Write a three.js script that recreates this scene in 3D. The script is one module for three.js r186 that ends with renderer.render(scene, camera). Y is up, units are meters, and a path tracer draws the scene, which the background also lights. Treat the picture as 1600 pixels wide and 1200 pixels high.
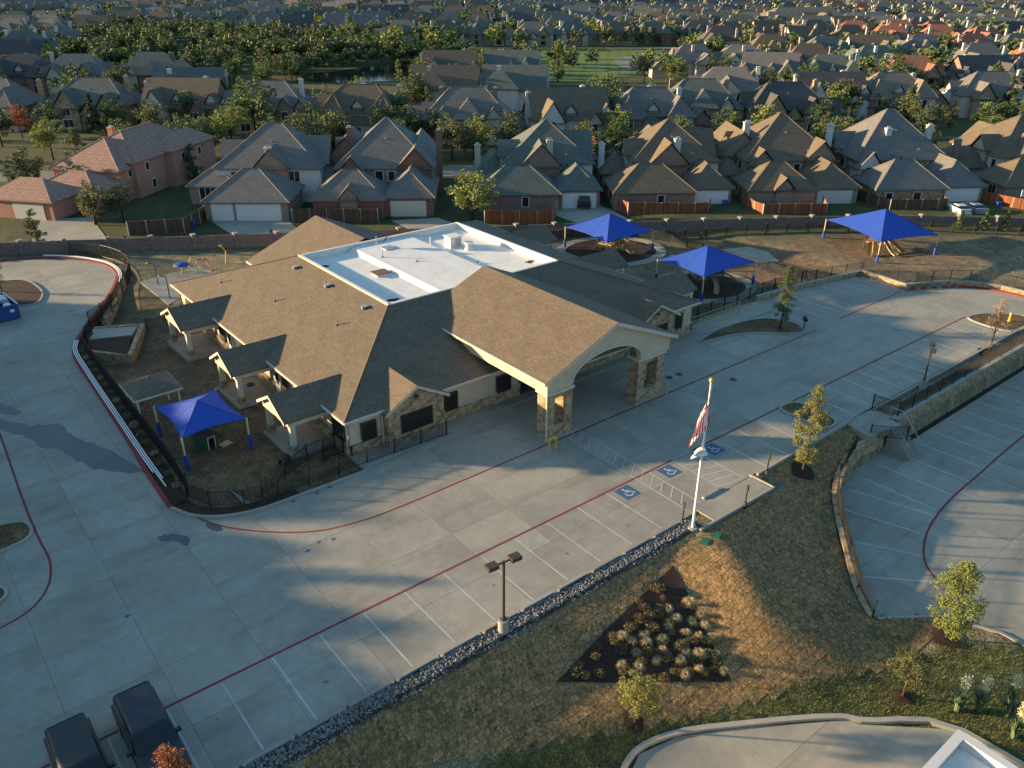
import * as THREE from 'three';
import { mergeGeometries } from 'three/addons/utils/BufferGeometryUtils.js';

// ---------------------------------------------------------------- camera, sky, sun, exposure
// plan axes: X runs along the parking rows, M runs from the front lawn towards the houses (z = -M), y is up, metres
const scene = new THREE.Scene();
const camera = new THREE.PerspectiveCamera(49.98, 4 / 3, 0.5, 6000);
camera.position.set(0, 32.659, 0);
camera.lookAt(0.62694 * 100, 32.659 - Math.tan(0.467795) * 100, -0.77907 * 100);
camera.rotateZ(0.00559);
const SUN = new THREE.Vector3(-0.72, 0.176, -0.69).normalize();
const sun = new THREE.DirectionalLight(new THREE.Color(1.0, 0.73, 0.42), 5.0);
sun.position.set(60, 0, -50).addScaledVector(SUN, 400);
sun.target.position.set(60, 0, -50);
sun.castShadow = true; sun.shadow.mapSize.set(4096, 4096);
Object.assign(sun.shadow.camera, { left: -260, right: 260, top: 200, bottom: -200, near: 1, far: 1200 });
sun.shadow.radius = 2.2;
scene.add(sun, sun.target);
{ // clear late-afternoon sky: blue above, paler to the horizon, warmer round the sun
  const W = 512, H = 256, d = new Float32Array(W * H * 4);
  for (let j = 0; j < H; j++) for (let i = 0; i < W; i++) {
    const ph = ((i + .5) / W - .5) * Math.PI * 2, th = ((j + .5) / H - .5) * Math.PI;
    const x = Math.cos(th) * Math.cos(ph), y = Math.sin(th), z = Math.cos(th) * Math.sin(ph);
    const h = Math.pow(1 - Math.max(0, y), 3.2), c = Math.max(0, x * SUN.x + y * SUN.y + z * SUN.z);
    const g = Math.pow(c, 6) * .35 + Math.pow(c, 60) * .9;
    const k = y < 0 ? Math.exp(y * 6) * .8 + .2 : 1;
    d.set([(.053 + .146 * h + g * .46) * k, (.126 + .173 * h + g * .29) * k, (.217 + .137 * h + g * .13) * k, 1], (j * W + i) * 4);
  }
  const sky = new THREE.DataTexture(d, W, H, THREE.RGBAFormat, THREE.FloatType);
  sky.mapping = THREE.EquirectangularReflectionMapping; sky.magFilter = sky.minFilter = THREE.LinearFilter; sky.needsUpdate = true;
  scene.background = sky; scene.environment = sky;
}
const renderer = new THREE.WebGLRenderer({ antialias: true });
renderer.setSize(1024, 768);
renderer.shadowMap.enabled = true;
renderer.toneMapping = THREE.LinearToneMapping;
renderer.toneMappingExposure = 2.85;

// ---------------------------------------------------------------- helpers
function RNG(s) { return () => { s |= 0; s = s + 0x6D2B79F5 | 0; let t = Math.imul(s ^ s >>> 15, 1 | s); t = t + Math.imul(t ^ t >>> 7, 61 | t) ^ t; return ((t ^ t >>> 14) >>> 0) / 4294967296; }; }
const rnd = RNG(77), rr = (a, b) => a + (b - a) * rnd(), pick = (l) => l[Math.floor(rnd() * l.length)];
const lerp = (a, b, t) => a + (b - a) * t, clamp = (x, a, b) => Math.min(b, Math.max(a, x));
const sstep = (a, b, x) => { const t = clamp((x - a) / (b - a), 0, 1); return t * t * (3 - 2 * t); };
const hash = (i, j, s) => { let h = Math.imul(i, 374761393) + Math.imul(j, 668265263) + Math.imul(s, 974711) | 0; h = Math.imul(h ^ h >>> 13, 1274126177); return ((h ^ h >>> 16) >>> 0) / 4294967296; };
function vnoise(x, y, per, s) {
  const i = Math.floor(x), j = Math.floor(y), f = x - i, g = y - j, u = f * f * (3 - 2 * f), v = g * g * (3 - 2 * g), m = (a) => per ? ((a % per) + per) % per : a;
  return lerp(lerp(hash(m(i), m(j), s), hash(m(i + 1), m(j), s), u), lerp(hash(m(i), m(j + 1), s), hash(m(i + 1), m(j + 1), s), u), v);
}
function fbm(x, y, per, s, oct = 4) { let a = .5, r = 0, n = 0; for (let o = 0; o < oct; o++) { r += a * vnoise(x, y, per, s + o); n += a; a *= .55; x *= 2; y *= 2; per *= 2; } return r / n; }
function tex(n, metres, f, srgb = true) {   // f(u, v in 0..1) -> grey or [r,g,b] in 0..1
  const d = new Uint8Array(n * n * 4);
  for (let j = 0; j < n; j++) for (let i = 0; i < n; i++) { const c = f(i / n, j / n), k = (j * n + i) * 4; for (let q = 0; q < 3; q++) d[k + q] = 255 * clamp(c.length ? c[q] : c, 0, 1); d[k + 3] = 255; }
  const t = new THREE.DataTexture(d, n, n); t.wrapS = t.wrapT = THREE.RepeatWrapping; t.magFilter = THREE.LinearFilter; t.minFilter = THREE.LinearMipmapLinearFilter; t.generateMipmaps = true;
  if (srgb) t.colorSpace = THREE.SRGBColorSpace; t.repeat.set(1 / metres, 1 / metres); t.needsUpdate = true; return t;
}
const C = (r, g, b) => new THREE.Color().setRGB(r, g, b);
function mat(c, o = {}) { return new THREE.MeshStandardMaterial({ color: c, roughness: .9, ...o }); }
// geometry in metres, one flat frame of texture coordinates for each face
function fin(g) {
  if (g.index) g = g.toNonIndexed();
  g.deleteAttribute('uv'); g.deleteAttribute('normal'); g.computeVertexNormals();
  const p = g.attributes.position, n = g.attributes.normal, uv = new Float32Array(p.count * 2), N = new THREE.Vector3(), T = new THREE.Vector3(), B = new THREE.Vector3(), P = new THREE.Vector3();
  for (let i = 0; i < p.count; i++) {
    N.fromBufferAttribute(n, i); P.fromBufferAttribute(p, i);
    if (Math.abs(N.y) > .985) { uv[2 * i] = P.x; uv[2 * i + 1] = P.z; continue; }
    T.set(N.z, 0, -N.x).normalize(); B.crossVectors(N, T); uv[2 * i] = P.dot(T); uv[2 * i + 1] = P.dot(B);
  }
  g.setAttribute('uv', new THREE.BufferAttribute(uv, 2)); return g;
}
const tri = (a) => { const g = new THREE.BufferGeometry(); g.setAttribute('position', new THREE.Float32BufferAttribute(a, 3)); return g; };
const J = (l) => { l = l.map(g => { g = g.index ? g.toNonIndexed() : g; for (const k of Object.keys(g.attributes)) if (k !== 'position') g.deleteAttribute(k); return g; }); return l.length === 1 ? l[0] : mergeGeometries(l); };
function box(w, h, d, x = 0, y = 0, z = 0, ry = 0) { const g = new THREE.BoxGeometry(w, h, d); if (ry) g.rotateY(ry); g.translate(x, y, z); return g; }   // y is the middle
const bx = (x0, x1, y0, y1, m0, m1) => box(x1 - x0, y1 - y0, m1 - m0, (x0 + x1) / 2, (y0 + y1) / 2, -(m0 + m1) / 2);   // plan coordinates
function rod(a, b, r, n = 6, r2 = r) { const A = new THREE.Vector3(...a), Bv = new THREE.Vector3(...b), d = Bv.clone().sub(A), g = new THREE.CylinderGeometry(r2, r, d.length(), n); g.applyQuaternion(new THREE.Quaternion().setFromUnitVectors(new THREE.Vector3(0, 1, 0), d.clone().normalize())); g.translate(...A.add(Bv).multiplyScalar(.5).toArray()); return g; }
const pv = (X, M, y) => [X, y, -M];
function triang(pts) { return THREE.ShapeUtils.triangulateShape(pts.map(p => new THREE.Vector2(p[0], p[1])), []); }
function area(p) { let s = 0; for (let i = 0; i < p.length; i++) { const a = p[i], b = p[(i + 1) % p.length]; s += a[0] * b[1] - b[0] * a[1]; } return s / 2; }
function prism(pts, y0, y1) {   // plan polygon, top and sides
  if (area(pts) < 0) pts = pts.slice().reverse(); const a = [];
  for (const [i, j, k] of triang(pts)) a.push(...pv(...pts[i], y1), ...pv(...pts[j], y1), ...pv(...pts[k], y1));
  for (let i = 0; i < pts.length; i++) { const p = pts[i], q = pts[(i + 1) % pts.length]; a.push(...pv(...p, y0), ...pv(...q, y0), ...pv(...q, y1), ...pv(...p, y0), ...pv(...q, y1), ...pv(...p, y1)); }
  return tri(a);
}
function sheet(pts, y) { if (area(pts) < 0) pts = pts.slice().reverse(); const a = []; for (const t of triang(pts)) for (const i of t) a.push(...pv(...pts[i], y)); return tri(a); }
function smooth(pts, n = 6, closed = false) { const c = new THREE.CatmullRomCurve3(pts.map(p => new THREE.Vector3(p[0], 0, p[1])), closed, 'centripetal'); return c.getPoints(n * pts.length).map(v => [v.x, v.z]).slice(0, closed ? -1 : undefined); }
function offs(pts, o) { return pts.map((p, i) => { const a = pts[Math.max(0, i - 1)], b = pts[Math.min(pts.length - 1, i + 1)], l = Math.hypot(b[0] - a[0], b[1] - a[1]); return [p[0] - (b[1] - a[1]) / l * o, p[1] + (b[0] - a[0]) / l * o]; }); }
const fy = (y) => typeof y === 'function' ? y : () => y;
function ribbon(pts, w, y) { const L = offs(pts, w / 2), R = offs(pts, -w / 2), a = [], f = fy(y); for (let i = 0; i + 1 < pts.length; i++) { const q = [L[i], R[i], R[i + 1], L[i], R[i + 1], L[i + 1]]; for (const v of q) a.push(...pv(...v, f(...v))); } return tri(a); }
function band(pts, w, y0, y1) {   // a wall or kerb of width w along a plan line
  const L = offs(pts, w / 2), R = offs(pts, -w / 2), a = [], b0 = fy(y0), b1 = fy(y1), Q = (p, q, r, s) => a.push(...p, ...q, ...r, ...p, ...r, ...s);
  for (let i = 0; i + 1 < pts.length; i++) {
    const c = (S, k, f) => pv(...S[k], f(...pts[k]));
    Q(c(R, i, b0), c(R, i + 1, b0), c(R, i + 1, b1), c(R, i, b1)); Q(c(L, i + 1, b0), c(L, i, b0), c(L, i, b1), c(L, i + 1, b1)); Q(c(R, i, b1), c(R, i + 1, b1), c(L, i + 1, b1), c(L, i, b1));
  }
  const e = (k) => [pv(...L[k], b0(...pts[k])), pv(...R[k], b0(...pts[k])), pv(...R[k], b1(...pts[k])), pv(...L[k], b1(...pts[k]))];
  Q(...e(0)); Q(...e(pts.length - 1).reverse()); return tri(a);
}
function walk(pts, step) {   // points at even spacing along a line, both ends kept
  let L = 0; const s = [0]; for (let i = 1; i < pts.length; i++) s.push(L += Math.hypot(pts[i][0] - pts[i - 1][0], pts[i][1] - pts[i - 1][1]));
  const n = Math.max(1, Math.round(L / step)), o = []; let k = 0;
  for (let i = 0; i <= n; i++) { const t = L * i / n; while (k < pts.length - 2 && s[k + 1] < t) k++; const f = (t - s[k]) / (s[k + 1] - s[k] || 1); o.push([lerp(pts[k][0], pts[k + 1][0], f), lerp(pts[k][1], pts[k + 1][1], f)]); }
  return o;
}
function inside(p, poly) { let r = false; for (let i = 0, j = poly.length - 1; i < poly.length; j = i++) { const a = poly[i], b = poly[j]; if ((a[1] > p[1]) !== (b[1] > p[1]) && p[0] < (b[0] - a[0]) * (p[1] - a[1]) / (b[1] - a[1]) + a[0]) r = !r; } return r; }
// objects
const used = {};
function numbered(n) { const k = used[n] = (used[n] ?? -1) + 1; return k ? n + '_' + String(k).padStart(3, '0') : n; }
const base = new WeakMap();
function tag(o, label, category, group) { o.userData.label = label; o.userData.category = category; if (group) o.userData.group = group; return o; }
function thing(name, label, category, X, M, y = 0, group, turn = 0) { const g = new THREE.Group(); g.name = numbered(name); g.position.set(X, y, -M); g.rotation.y = turn; tag(g, label, category, group); scene.add(g); return g; }
function thingW(name, label, category, X, M, y = 0, group) { const g = thing(name, label, category, X, M, y, group); base.set(g, [X, y, -M]); return g; }   // parts given in plan coordinates
function struct(name, X = 0, M = 0) { const g = new THREE.Group(); g.name = numbered(name); g.userData.kind = 'structure'; g.position.set(X, 0, -M); if (X || M) base.set(g, [X, 0, -M]); scene.add(g); return g; }
function part(parent, name, geo, m, label) {
  if (Array.isArray(geo)) geo = J(geo); let o = parent; while (o && !base.has(o)) o = o.parent;
  geo = fin(geo); if (o) { const b = base.get(o); geo.translate(-b[0], -b[1], -b[2]); }
  const me = new THREE.Mesh(geo, m); me.name = name; me.castShadow = me.receiveShadow = true; if (label) me.userData.label = label; parent.add(me); return me;
}
function raw(parent, name, geo, m) { const me = new THREE.Mesh(geo, m); me.name = name; me.castShadow = me.receiveShadow = true; parent.add(me); return me; }
function surf(name, geo, m) { const me = new THREE.Mesh(fin(Array.isArray(geo) ? J(geo) : geo), m); me.name = numbered(name); me.userData.kind = 'structure'; me.castShadow = me.receiveShadow = true; scene.add(me); return me; }
function copy(o, label, X, M, y, turn = 0) { const c = o.clone(); c.name = numbered(o.name.replace(/_\d{3}$/, '')); c.position.set(X, y, -M); c.rotation.y = turn; c.userData = { ...o.userData, label }; scene.add(c); return c; }
const ORD = ['first', 'second', 'third', 'fourth', 'fifth', 'sixth', 'seventh', 'eighth', 'ninth', 'tenth', 'eleventh', 'twelfth', 'thirteenth', 'fourteenth', 'fifteenth', 'sixteenth', 'seventeenth', 'eighteenth', 'nineteenth', 'twentieth'];
const TENS = ['', '', 'twent', 'thirt', 'fort', 'fift', 'sixt', 'sevent', 'eight', 'ninet'];
const ord = (i) => i < 20 ? ORD[i] : i >= 99 ? 'last' : (i + 1) % 10 ? TENS[Math.floor((i + 1) / 10)] + 'y-' + ORD[(i + 1) % 10 - 1] : TENS[(i + 1) / 10] + 'ieth';

// ---------------------------------------------------------------- materials
const tConc = tex(1024, 23, (u, v) => { const a = fbm(u * 6, v * 6, 6, 1, 5), b = fbm(u * 60, v * 60, 60, 9, 3), s = fbm(u * 3 + 7, v * 24, 24, 21, 4); const k = .82 + .20 * (a - .5) + .09 * (b - .5) - .05 * sstep(.56, .8, s); return [k, k * .99, k * .965]; });
const tShingle = tex(1024, 4, (u, v) => { const row = Math.floor(v * 32), c = Math.floor(u * 20 + hash(row, 0, 3) * 5), c2 = Math.floor(u * 48 + hash(row, 2, 3) * 9), t = hash((c % 20 + 20) % 20, row, 5), t2 = hash(c2 % 48, row, 15), e = (v * 32) % 1; const k = .72 + .09 * (t - .5) + .10 * (t2 > .88 ? 1 : t2 * .4) + .08 * (fbm(u * 5, v * 5, 5, 19, 4) - .5) - (e < .16 ? .12 : 0); return [k, k * .985, k * .96]; });
const bShingle = tex(256, 4, (u, v) => { const row = Math.floor(v * 32), c = Math.floor(u * 20 + hash(row, 0, 3) * 5); return .3 + .5 * (1 - (v * 32) % 1) + .2 * hash((c % 20 + 20) % 20, row, 5); }, false);
const tTile = tex(256, 2.0, (u, v) => { const c = Math.floor(u * 8), r = Math.floor(v * 6), k = .78 + .16 * hash(c, r, 8) - ((v * 6) % 1 < .16 ? .16 : 0) - ((u * 8) % 1 < .2 ? .14 : 0); return [k, k * (.92 + .08 * hash(c, r, 2)), k * (.9 + .1 * hash(c, r, 3))]; });
const bTile = tex(256, 2.0, (u, v) => .5 * Math.abs(Math.sin(u * 8 * Math.PI)) + .5 * (1 - (v * 6) % 1) * .6, false);
const tBrick = tex(512, 2.4, (u, v) => { const r = Math.floor(v * 32), x = u * 10 + (r % 2) * .5, c = Math.floor(x) % 10, e = Math.min(x % 1, (v * 32) % 1 * 1.4); const t = hash(c, r, 6); return e < .1 ? [.72, .70, .66] : [.62 + .3 * t, .58 + .3 * t, .56 + .3 * hash(c, r, 7)]; });
const stoneAt = (u, v) => { const r = Math.floor(v * 12), h = hash(r, 1, 3), w = 5 + Math.floor(h * 3), x = u * w + h, c = Math.floor(x) % w, e = Math.min(x % 1 * 2.4, (v * 12) % 1); return { t: hash(c, r, 11), q: hash(c, r, 12), e }; };
const tStone = tex(512, 2.4, (u, v) => { const s = stoneAt(u, v), n = .12 * (fbm(u * 20, v * 20, 20, 4, 3) - .5); if (s.e < .07) return [.70, .66, .58]; const k = .66 + .26 * s.t + n; return s.q > .84 ? [k * .88, k * .74, k * .58] : [k, k * .92, k * .78]; });
const bStone = tex(256, 2.4, (u, v) => { const s = stoneAt(u, v); return s.e < .07 ? 0 : .6 + .4 * s.t; }, false);
const tStucco = tex(256, 4, (u, v) => .9 + .12 * (fbm(u * 30, v * 30, 30, 5, 3) - .5) + .1 * (fbm(u * 3, v * 3, 3, 8, 3) - .5));
const tDry = tex(1024, 9, (u, v) => { const a = fbm(u * 8, v * 8, 8, 3, 5), b = fbm(u * 90, v * 90, 90, 4, 2), g = fbm(u * 5 + 3, v * 5, 5, 31, 4), k = .62 + .5 * (b - .5) + .42 * (a - .5); const m = sstep(.52, .72, g); return [k * lerp(1, .86, m), k * lerp(.86, .80, m), k * lerp(.66, .56, m)]; });
const tGreen = tex(512, 6, (u, v) => { const a = fbm(u * 7, v * 7, 7, 13, 5), b = fbm(u * 90, v * 90, 90, 14, 2), k = .45 + .7 * (b - .5) + .5 * (a - .5); return [k * .8, k, k * .45]; });
const tSoil = tex(512, 4, (u, v) => { const a = fbm(u * 8, v * 8, 8, 23, 4), b = fbm(u * 100, v * 100, 100, 24, 2), k = .55 + .8 * (b - .5) + .4 * (a - .5); return [k, k * .85, k * .7]; });
const tWood = tex(256, 2, (u, v) => { const b = Math.floor(u * 14), k = .72 + .25 * hash(b, 0, 3) + .12 * (fbm(u * 40, v * 4, 40, 6, 3) - .5) - ((u * 14) % 1 < .08 ? .3 : 0); return [k, k * .95, k * .9]; });
const tTar = tex(512, 14, (u, v) => .8 + .3 * (fbm(u * 9, v * 9, 9, 41, 5) - .5));
const concs = [.37, .36, .378, .366, .352].map((k, i) => { const t = tConc.clone(); t.offset.set(i * .37, i * .61); t.needsUpdate = true; return mat(C(k * 1.30, k * 1.235, k * 1.06), { map: t, roughness: .88 }); });
const mConc = concs[0], mKerb = mat(C(.5, .48, .44), { map: tConc });
const mJoint = mat(C(.13, .125, .12)), mWhite = mat(C(.68, .68, .66), { roughness: .7 }), mRed = mat(C(.34, .055, .07), { map: tConc }), mBlueP = mat(C(.06, .17, .42), { map: tConc });
const mStripe = mat(C(.72, .72, .70), { map: tConc });
const mRoof = mat(C(.275, .215, .152), { map: tShingle, bumpMap: bShingle, bumpScale: .012 });
const mCream = mat(C(.66, .56, .41), { map: tStucco }), mTrim = mat(C(.70, .62, .48), { map: tStucco }), mStone = mat(C(.60, .55, .46), { map: tStone, bumpMap: bStone, bumpScale: .03 });
const mDark = mat(C(.008, .008, .009), { roughness: .55 }), mBlack = mat(C(.012, .012, .013), { roughness: .5 }), mMembrane = mat(C(.88, .85, .79), { map: tStucco, roughness: .6 });
const mSteel = mat(C(.5, .5, .5), { roughness: .35, metalness: .7 }), mYellow = mat(C(.62, .43, .03), { roughness: .5 }), mBronze = mat(C(.055, .042, .03), { roughness: .5 });
const mSail = mat(C(.012, .06, .36), { roughness: .75 }), mPost = mat(C(.55, .46, .25), { roughness: .5 }), mPad = mat(C(.015, .06, .33), { roughness: .6 });
const mTan = mat(C(.45, .33, .17), { roughness: .5 }), mGreenPl = mat(C(.02, .09, .05), { roughness: .5 }), mMulch = mat(C(.10, .06, .035), { map: tSoil }), mMulch2 = mat(C(.13, .085, .055), { map: tSoil }), mDry = mat(C(.33, .27, .17), { map: tDry }), mGrass = mat(C(.12, .14, .05), { map: tGreen });
const mGlass = mat(C(.02, .024, .03), { roughness: .12 }), mFence = mat(C(.33, .13, .055), { map: tWood }), mFence2 = mat(C(.15, .10, .07), { map: tWood }), mFrame = mat(C(.6, .58, .54), { roughness: .6 }), mBark = mat(C(.12, .09, .065), { map: tSoil }), mBarkPale = mat(C(.33, .27, .2), { map: tSoil });

// ---------------------------------------------------------------- terrain
const wallLow = [[59.2, 26.0], [55.1, 26.0], [50.1, 24.4], [46.8, 22.1], [44.7, 20.2], [41.9, 17.6], [40.7, 15.9]];
const leftKerb = [[10.8, 50], [10.9, 55.1], [11.2, 60.8], [11.4, 66.4], [11.6, 72.6], [11.9, 80], [12.6, 82.8], [15.4, 88.4], [17.8, 92.6], [20.6, 98.4], [21.8, 102.2], [21.6, 106], [20.2, 109.4], [18, 112], [15, 114.3], [11.5, 115.6], [4, 117], [-12, 120]];
const frontKerb = [[31.2, 46.2], [26, 45.9], [18.3, 46], [15.1, 46.2], [13, 47], [11.6, 48.3], [10.8, 50]];
const lotPoly = [[-12, 27.8], [38.6, 27.8], [38.6, 28.2], [58.6, 28.4], [100, 28.2], [110, 20], [112, 28], [99, 31.5], [98.9, 34.4], [97.6, 36.8], [95.3, 38.8], [93, 40.1], [90.9, 41], [91.5, 47.1], [82.4, 48.8], [74.4, 49.5], [31.2, 49.5], ...smooth(frontKerb, 3), ...smooth(leftKerb, 3).slice(1)];
const lowPoly = [...wallLow.slice().reverse(), [100, 26.0], [130, 10], [130, -20], [46, -20], [45.6, 10.6], [44.2, 13.5]];
const botPoly = [[19.8, 15.5], [21.0, 17.2], [22.6, 17.9], [24.9, 17.4], [27.6, 15.9], [32.5, 12.7], [32.8, 12.1], [36.2, 9.0], [36.2, 0], [12, 0], [17, 10]];
const LOW = -2.2, BOT = -2.0;
const ctrl = [[-40, 26.7, -.06], [21.5, 26.7, -.06], [33.5, 26.7, -.06], [37, 26.4, -.04], [44.5, 26.2, -.05], [46, 28.2, -.05], [59, 28.3, -.08], [58.5, 26.4, -.5], [55.1, 26.3, -.65], [50, 24.8, -.95], [46.4, 22.4, -1.2], [44.3, 20.5, -1.5], [41.5, 17.9, -1.85], [40.4, 15.9, -2.12],
  [33.2, 25.3, -.36], [21.7, 23.4, -1.25], [29.6, 17.6, -1.45], [37.3, 25.2, -.05], [35.7, 22, .12], [34.4, 19.4, -.42], [33.2, 16.6, -1.35], [31.6, 21.6, -1.0], [30.6, 19.4, -1.35], [-40, 23.3, -1.35], [10, 23.3, -1.2], [17, 21, -1.35], [21.3, 20.4, -1.36], [10, 21.4, -1.35], [-40, 20, -1.9], [26.3, 19.0, -1.45], [30.1, 16.9, -1.5], [20.6, 17.8, -1.95], [22.6, 18.5, -1.95], [24.9, 18.0, -1.95], [27.9, 16.4, -1.95], [32.8, 13.2, -1.95], [36.8, 9.2, -1.96], [36.8, 13.4, -1.9], [39, 11.4, -2], [-40, -30, -2], [30, -30, -2], [60, -30, -2.2], [45.6, 10.6, -2.15], [44.2, 13.5, -2.15], [62, 28.3, -.08], [62, 20, -2.2]];
const delaunay = (() => {   // small Bowyer-Watson triangulation of the levels above
  const P = [...ctrl, [-2000, -2000, 0], [3000, -2000, 0], [0, 3000, 0]], n = ctrl.length; let T = [[n, n + 1, n + 2]];
  const inC = (t, p) => { const [a, b, c] = t.map(i => P[i]), d = 2 * (a[0] * (b[1] - c[1]) + b[0] * (c[1] - a[1]) + c[0] * (a[1] - b[1])), q = (v) => v[0] * v[0] + v[1] * v[1]; const x = (q(a) * (b[1] - c[1]) + q(b) * (c[1] - a[1]) + q(c) * (a[1] - b[1])) / d, y = (q(a) * (c[0] - b[0]) + q(b) * (a[0] - c[0]) + q(c) * (b[0] - a[0])) / d; return Math.hypot(p[0] - x, p[1] - y) < Math.hypot(a[0] - x, a[1] - y); };
  for (let i = 0; i < n; i++) { const bad = T.filter(t => inC(t, P[i])), e = {}; for (const t of bad) for (let k = 0; k < 3; k++) { const a = t[k], b = t[(k + 1) % 3], key = Math.min(a, b) + '_' + Math.max(a, b); e[key] = e[key] ? null : [a, b]; } T = T.filter(t => !bad.includes(t)); for (const v of Object.values(e)) if (v) T.push([v[0], v[1], i]); }
  return T.filter(t => t.every(i => i < n)).map(t => t.map(i => ctrl[i]));
})();
function lawnY(X, M) { if (M > 25.9) return lawnY0(X, M); let s = 2 * lawnY0(X, M); for (let i = 0; i < 8; i++) s += lawnY0(X + .85 * Math.cos(i * .785), Math.min(26.6, M + .85 * Math.sin(i * .785))); return s / 10; }
function lawnY0(X, M) {
  for (const [a, b, c] of delaunay) { const d = (b[1] - c[1]) * (a[0] - c[0]) + (c[0] - b[0]) * (a[1] - c[1]); const u = ((b[1] - c[1]) * (X - c[0]) + (c[0] - b[0]) * (M - c[1])) / d, v = ((c[1] - a[1]) * (X - c[0]) + (a[0] - c[0]) * (M - c[1])) / d; if (u >= -1e-6 && v >= -1e-6 && u + v <= 1 + 1e-6) return u * a[2] + v * b[2] + (1 - u - v) * c[2]; }
  return -2;
}
function groundY(X, M) {   // level of the natural ground, also under paving (where it lies a little deeper)
  if (inside([X, M], botPoly) || inside([X - .35, M - .4], botPoly) || inside([X + .4, M - .5], botPoly)) return BOT - .08;
  if (inside([X, M], lowPoly)) return LOW - .08;
  if (inside([X, M], lotPoly) || (X > 22.9 && X < 62.4 && M > 47.5 && M < 86)) return -.08;
  if (M < 28.6) return X > 60 ? -.1 : lawnY(X, M) + .05 * (fbm(X * .8, M * .8, 0, 5, 3) - .5);
  if (X < 23.6 && X > 9 && M < 104) return -.08 - 1.2 * sstep(68, 82, M) * sstep(22.5, 16, X) * sstep(108, 96, M);
  if (X > 60 && M > 38 && M < 90) return -.02 + .42 * sstep(88, 93, X) + .25 * (fbm(X * .12, M * .12, 0, 6, 3) - .4) * sstep(82, 90, X);
  return 0;
}
{
  const gx = [], gm = []; let v;
  for (v = -20; v < 100; v += .6) gx.push(v); for (; v < 150; v += 3) gx.push(v); for (; v < 3000; v *= 1.12) gx.push(v); v = 24; while (v < 2500) { gx.unshift(-v); v *= 1.25; }
  for (v = -8; v < 52; v += .6) gm.push(v); for (; v < 125; v += 1.2) gm.push(v); for (; v < 3000; v *= 1.1) gm.push(v); v = 12; while (v < 800) { gm.unshift(-v); v *= 1.6; }
  const P = [], K = [], I = [], nx = gx.length, uv = [];
  for (const M of gm) for (const X of gx) {
    P.push(X, groundY(X, M), -M); uv.push(X, M);
    const far = sstep(100, 112, .588 * X + .809 * M), n = fbm(X * .15 + 40, M * .15 + 40, 0, 3, 4), n2 = fbm(X * .6 + 40, M * .6 + 40, 0, 8, 3);
    let c = [.34, .27, .16]; const wet = sstep(.52, .66, n) * .6; c = [lerp(c[0], .2, wet), lerp(c[1], .185, wet), lerp(c[2], .10, wet)];
    const green = M < 20.0 - (X - 20) * .42 + n2 * 1.5 && X > 5 && X < 47 && M < 22 ? 1 : 0; if (green) c = [.13, .13, .04];
    if (X < 23.6 && X > 9 && M > 45 && M < 112) c = [.17 + .06 * n2, .12 + .04 * n2, .068];
    if (X > 62 && M > 40 && far < .5) c = n > .56 ? [.30, .19, .105] : [.30, .225, .125];
    if (far > 0) { const d = [.055 + .05 * n, .075 + .045 * n, .022]; c = c.map((q, i) => lerp(q, d[i], far)); }
    K.push(...c);
  }
  for (let j = 0; j + 1 < gm.length; j++) for (let i = 0; i + 1 < nx; i++) { const a = j * nx + i; I.push(a, a + 1, a + nx + 1, a, a + nx + 1, a + nx); }
  const g = new THREE.BufferGeometry(); g.setAttribute('position', new THREE.Float32BufferAttribute(P, 3)); g.setAttribute('color', new THREE.Float32BufferAttribute(K, 3)); g.setAttribute('uv', new THREE.Float32BufferAttribute(uv, 2)); g.setIndex(I); g.computeVertexNormals();
  const tG = tex(1024, 7, (u, v) => { const a = fbm(u * 9, v * 9, 9, 3, 5), b = fbm(u * 110, v * 110, 110, 4, 2); return .78 + .75 * (b - .5) + .5 * (a - .5); });
  const o = new THREE.Mesh(g, new THREE.MeshStandardMaterial({ vertexColors: true, map: tG, bumpMap: tG, bumpScale: .05, roughness: 1 })); o.name = 'ground'; o.userData.kind = 'structure'; o.receiveShadow = o.castShadow = true; scene.add(o);
}

// ---------------------------------------------------------------- concrete parking lots: slabs with open joints
function clipCell(poly, x0, x1, m0, m1) {
  const cut = (p, f) => { const o = []; for (let i = 0; i < p.length; i++) { const a = p[i], b = p[(i + 1) % p.length], fa = f(a), fb = f(b); if (fa >= 0) o.push(a); if (fa >= 0 !== fb >= 0) { const t = fa / (fa - fb); o.push([lerp(a[0], b[0], t), lerp(a[1], b[1], t)]); } } return o; };
  let p = cut(poly, q => q[0] - x0); p = p.length ? cut(p, q => x1 - q[0]) : p; p = p.length ? cut(p, q => q[1] - m0) : p; return p.length ? cut(p, q => m1 - q[1]) : p;
}
function paving(name, poly, y, ox, om, sx, sm) {
  const g = struct(name, poly[0][0], poly[0][1]); part(g, 'joint_bed', sheet(poly, y - .03), mJoint);
  const xs = poly.map(p => p[0]), ms = poly.map(p => p[1]), k0 = Math.floor((Math.min(...xs) - ox) / sx), k1 = Math.ceil((Math.max(...xs) - ox) / sx), j0 = Math.floor((Math.min(...ms) - om) / sm), j1 = Math.ceil((Math.max(...ms) - om) / sm), e = .008;
  for (let k = k0; k < k1; k++) for (let j = j0; j < j1; j++) {
    let p = clipCell(poly, ox + k * sx + e, ox + (k + 1) * sx - e, om + j * sm + e, om + (j + 1) * sm - e).filter((q, i, l) => Math.hypot(q[0] - l[(i + 1) % l.length][0], q[1] - l[(i + 1) % l.length][1]) > .004);
    if (p.length < 3 || Math.abs(area(p)) < .05) continue;
    part(g, 'slab', prism(p, y - .04, y + hash(k, j, 4) * .002), concs[Math.floor(hash(k, j, 9) * 5)]);
  }
  return g;
}
const lot = paving('parking_lot', lotPoly, 0, 5.6, 31.4, 4.6, 4.6);
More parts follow.
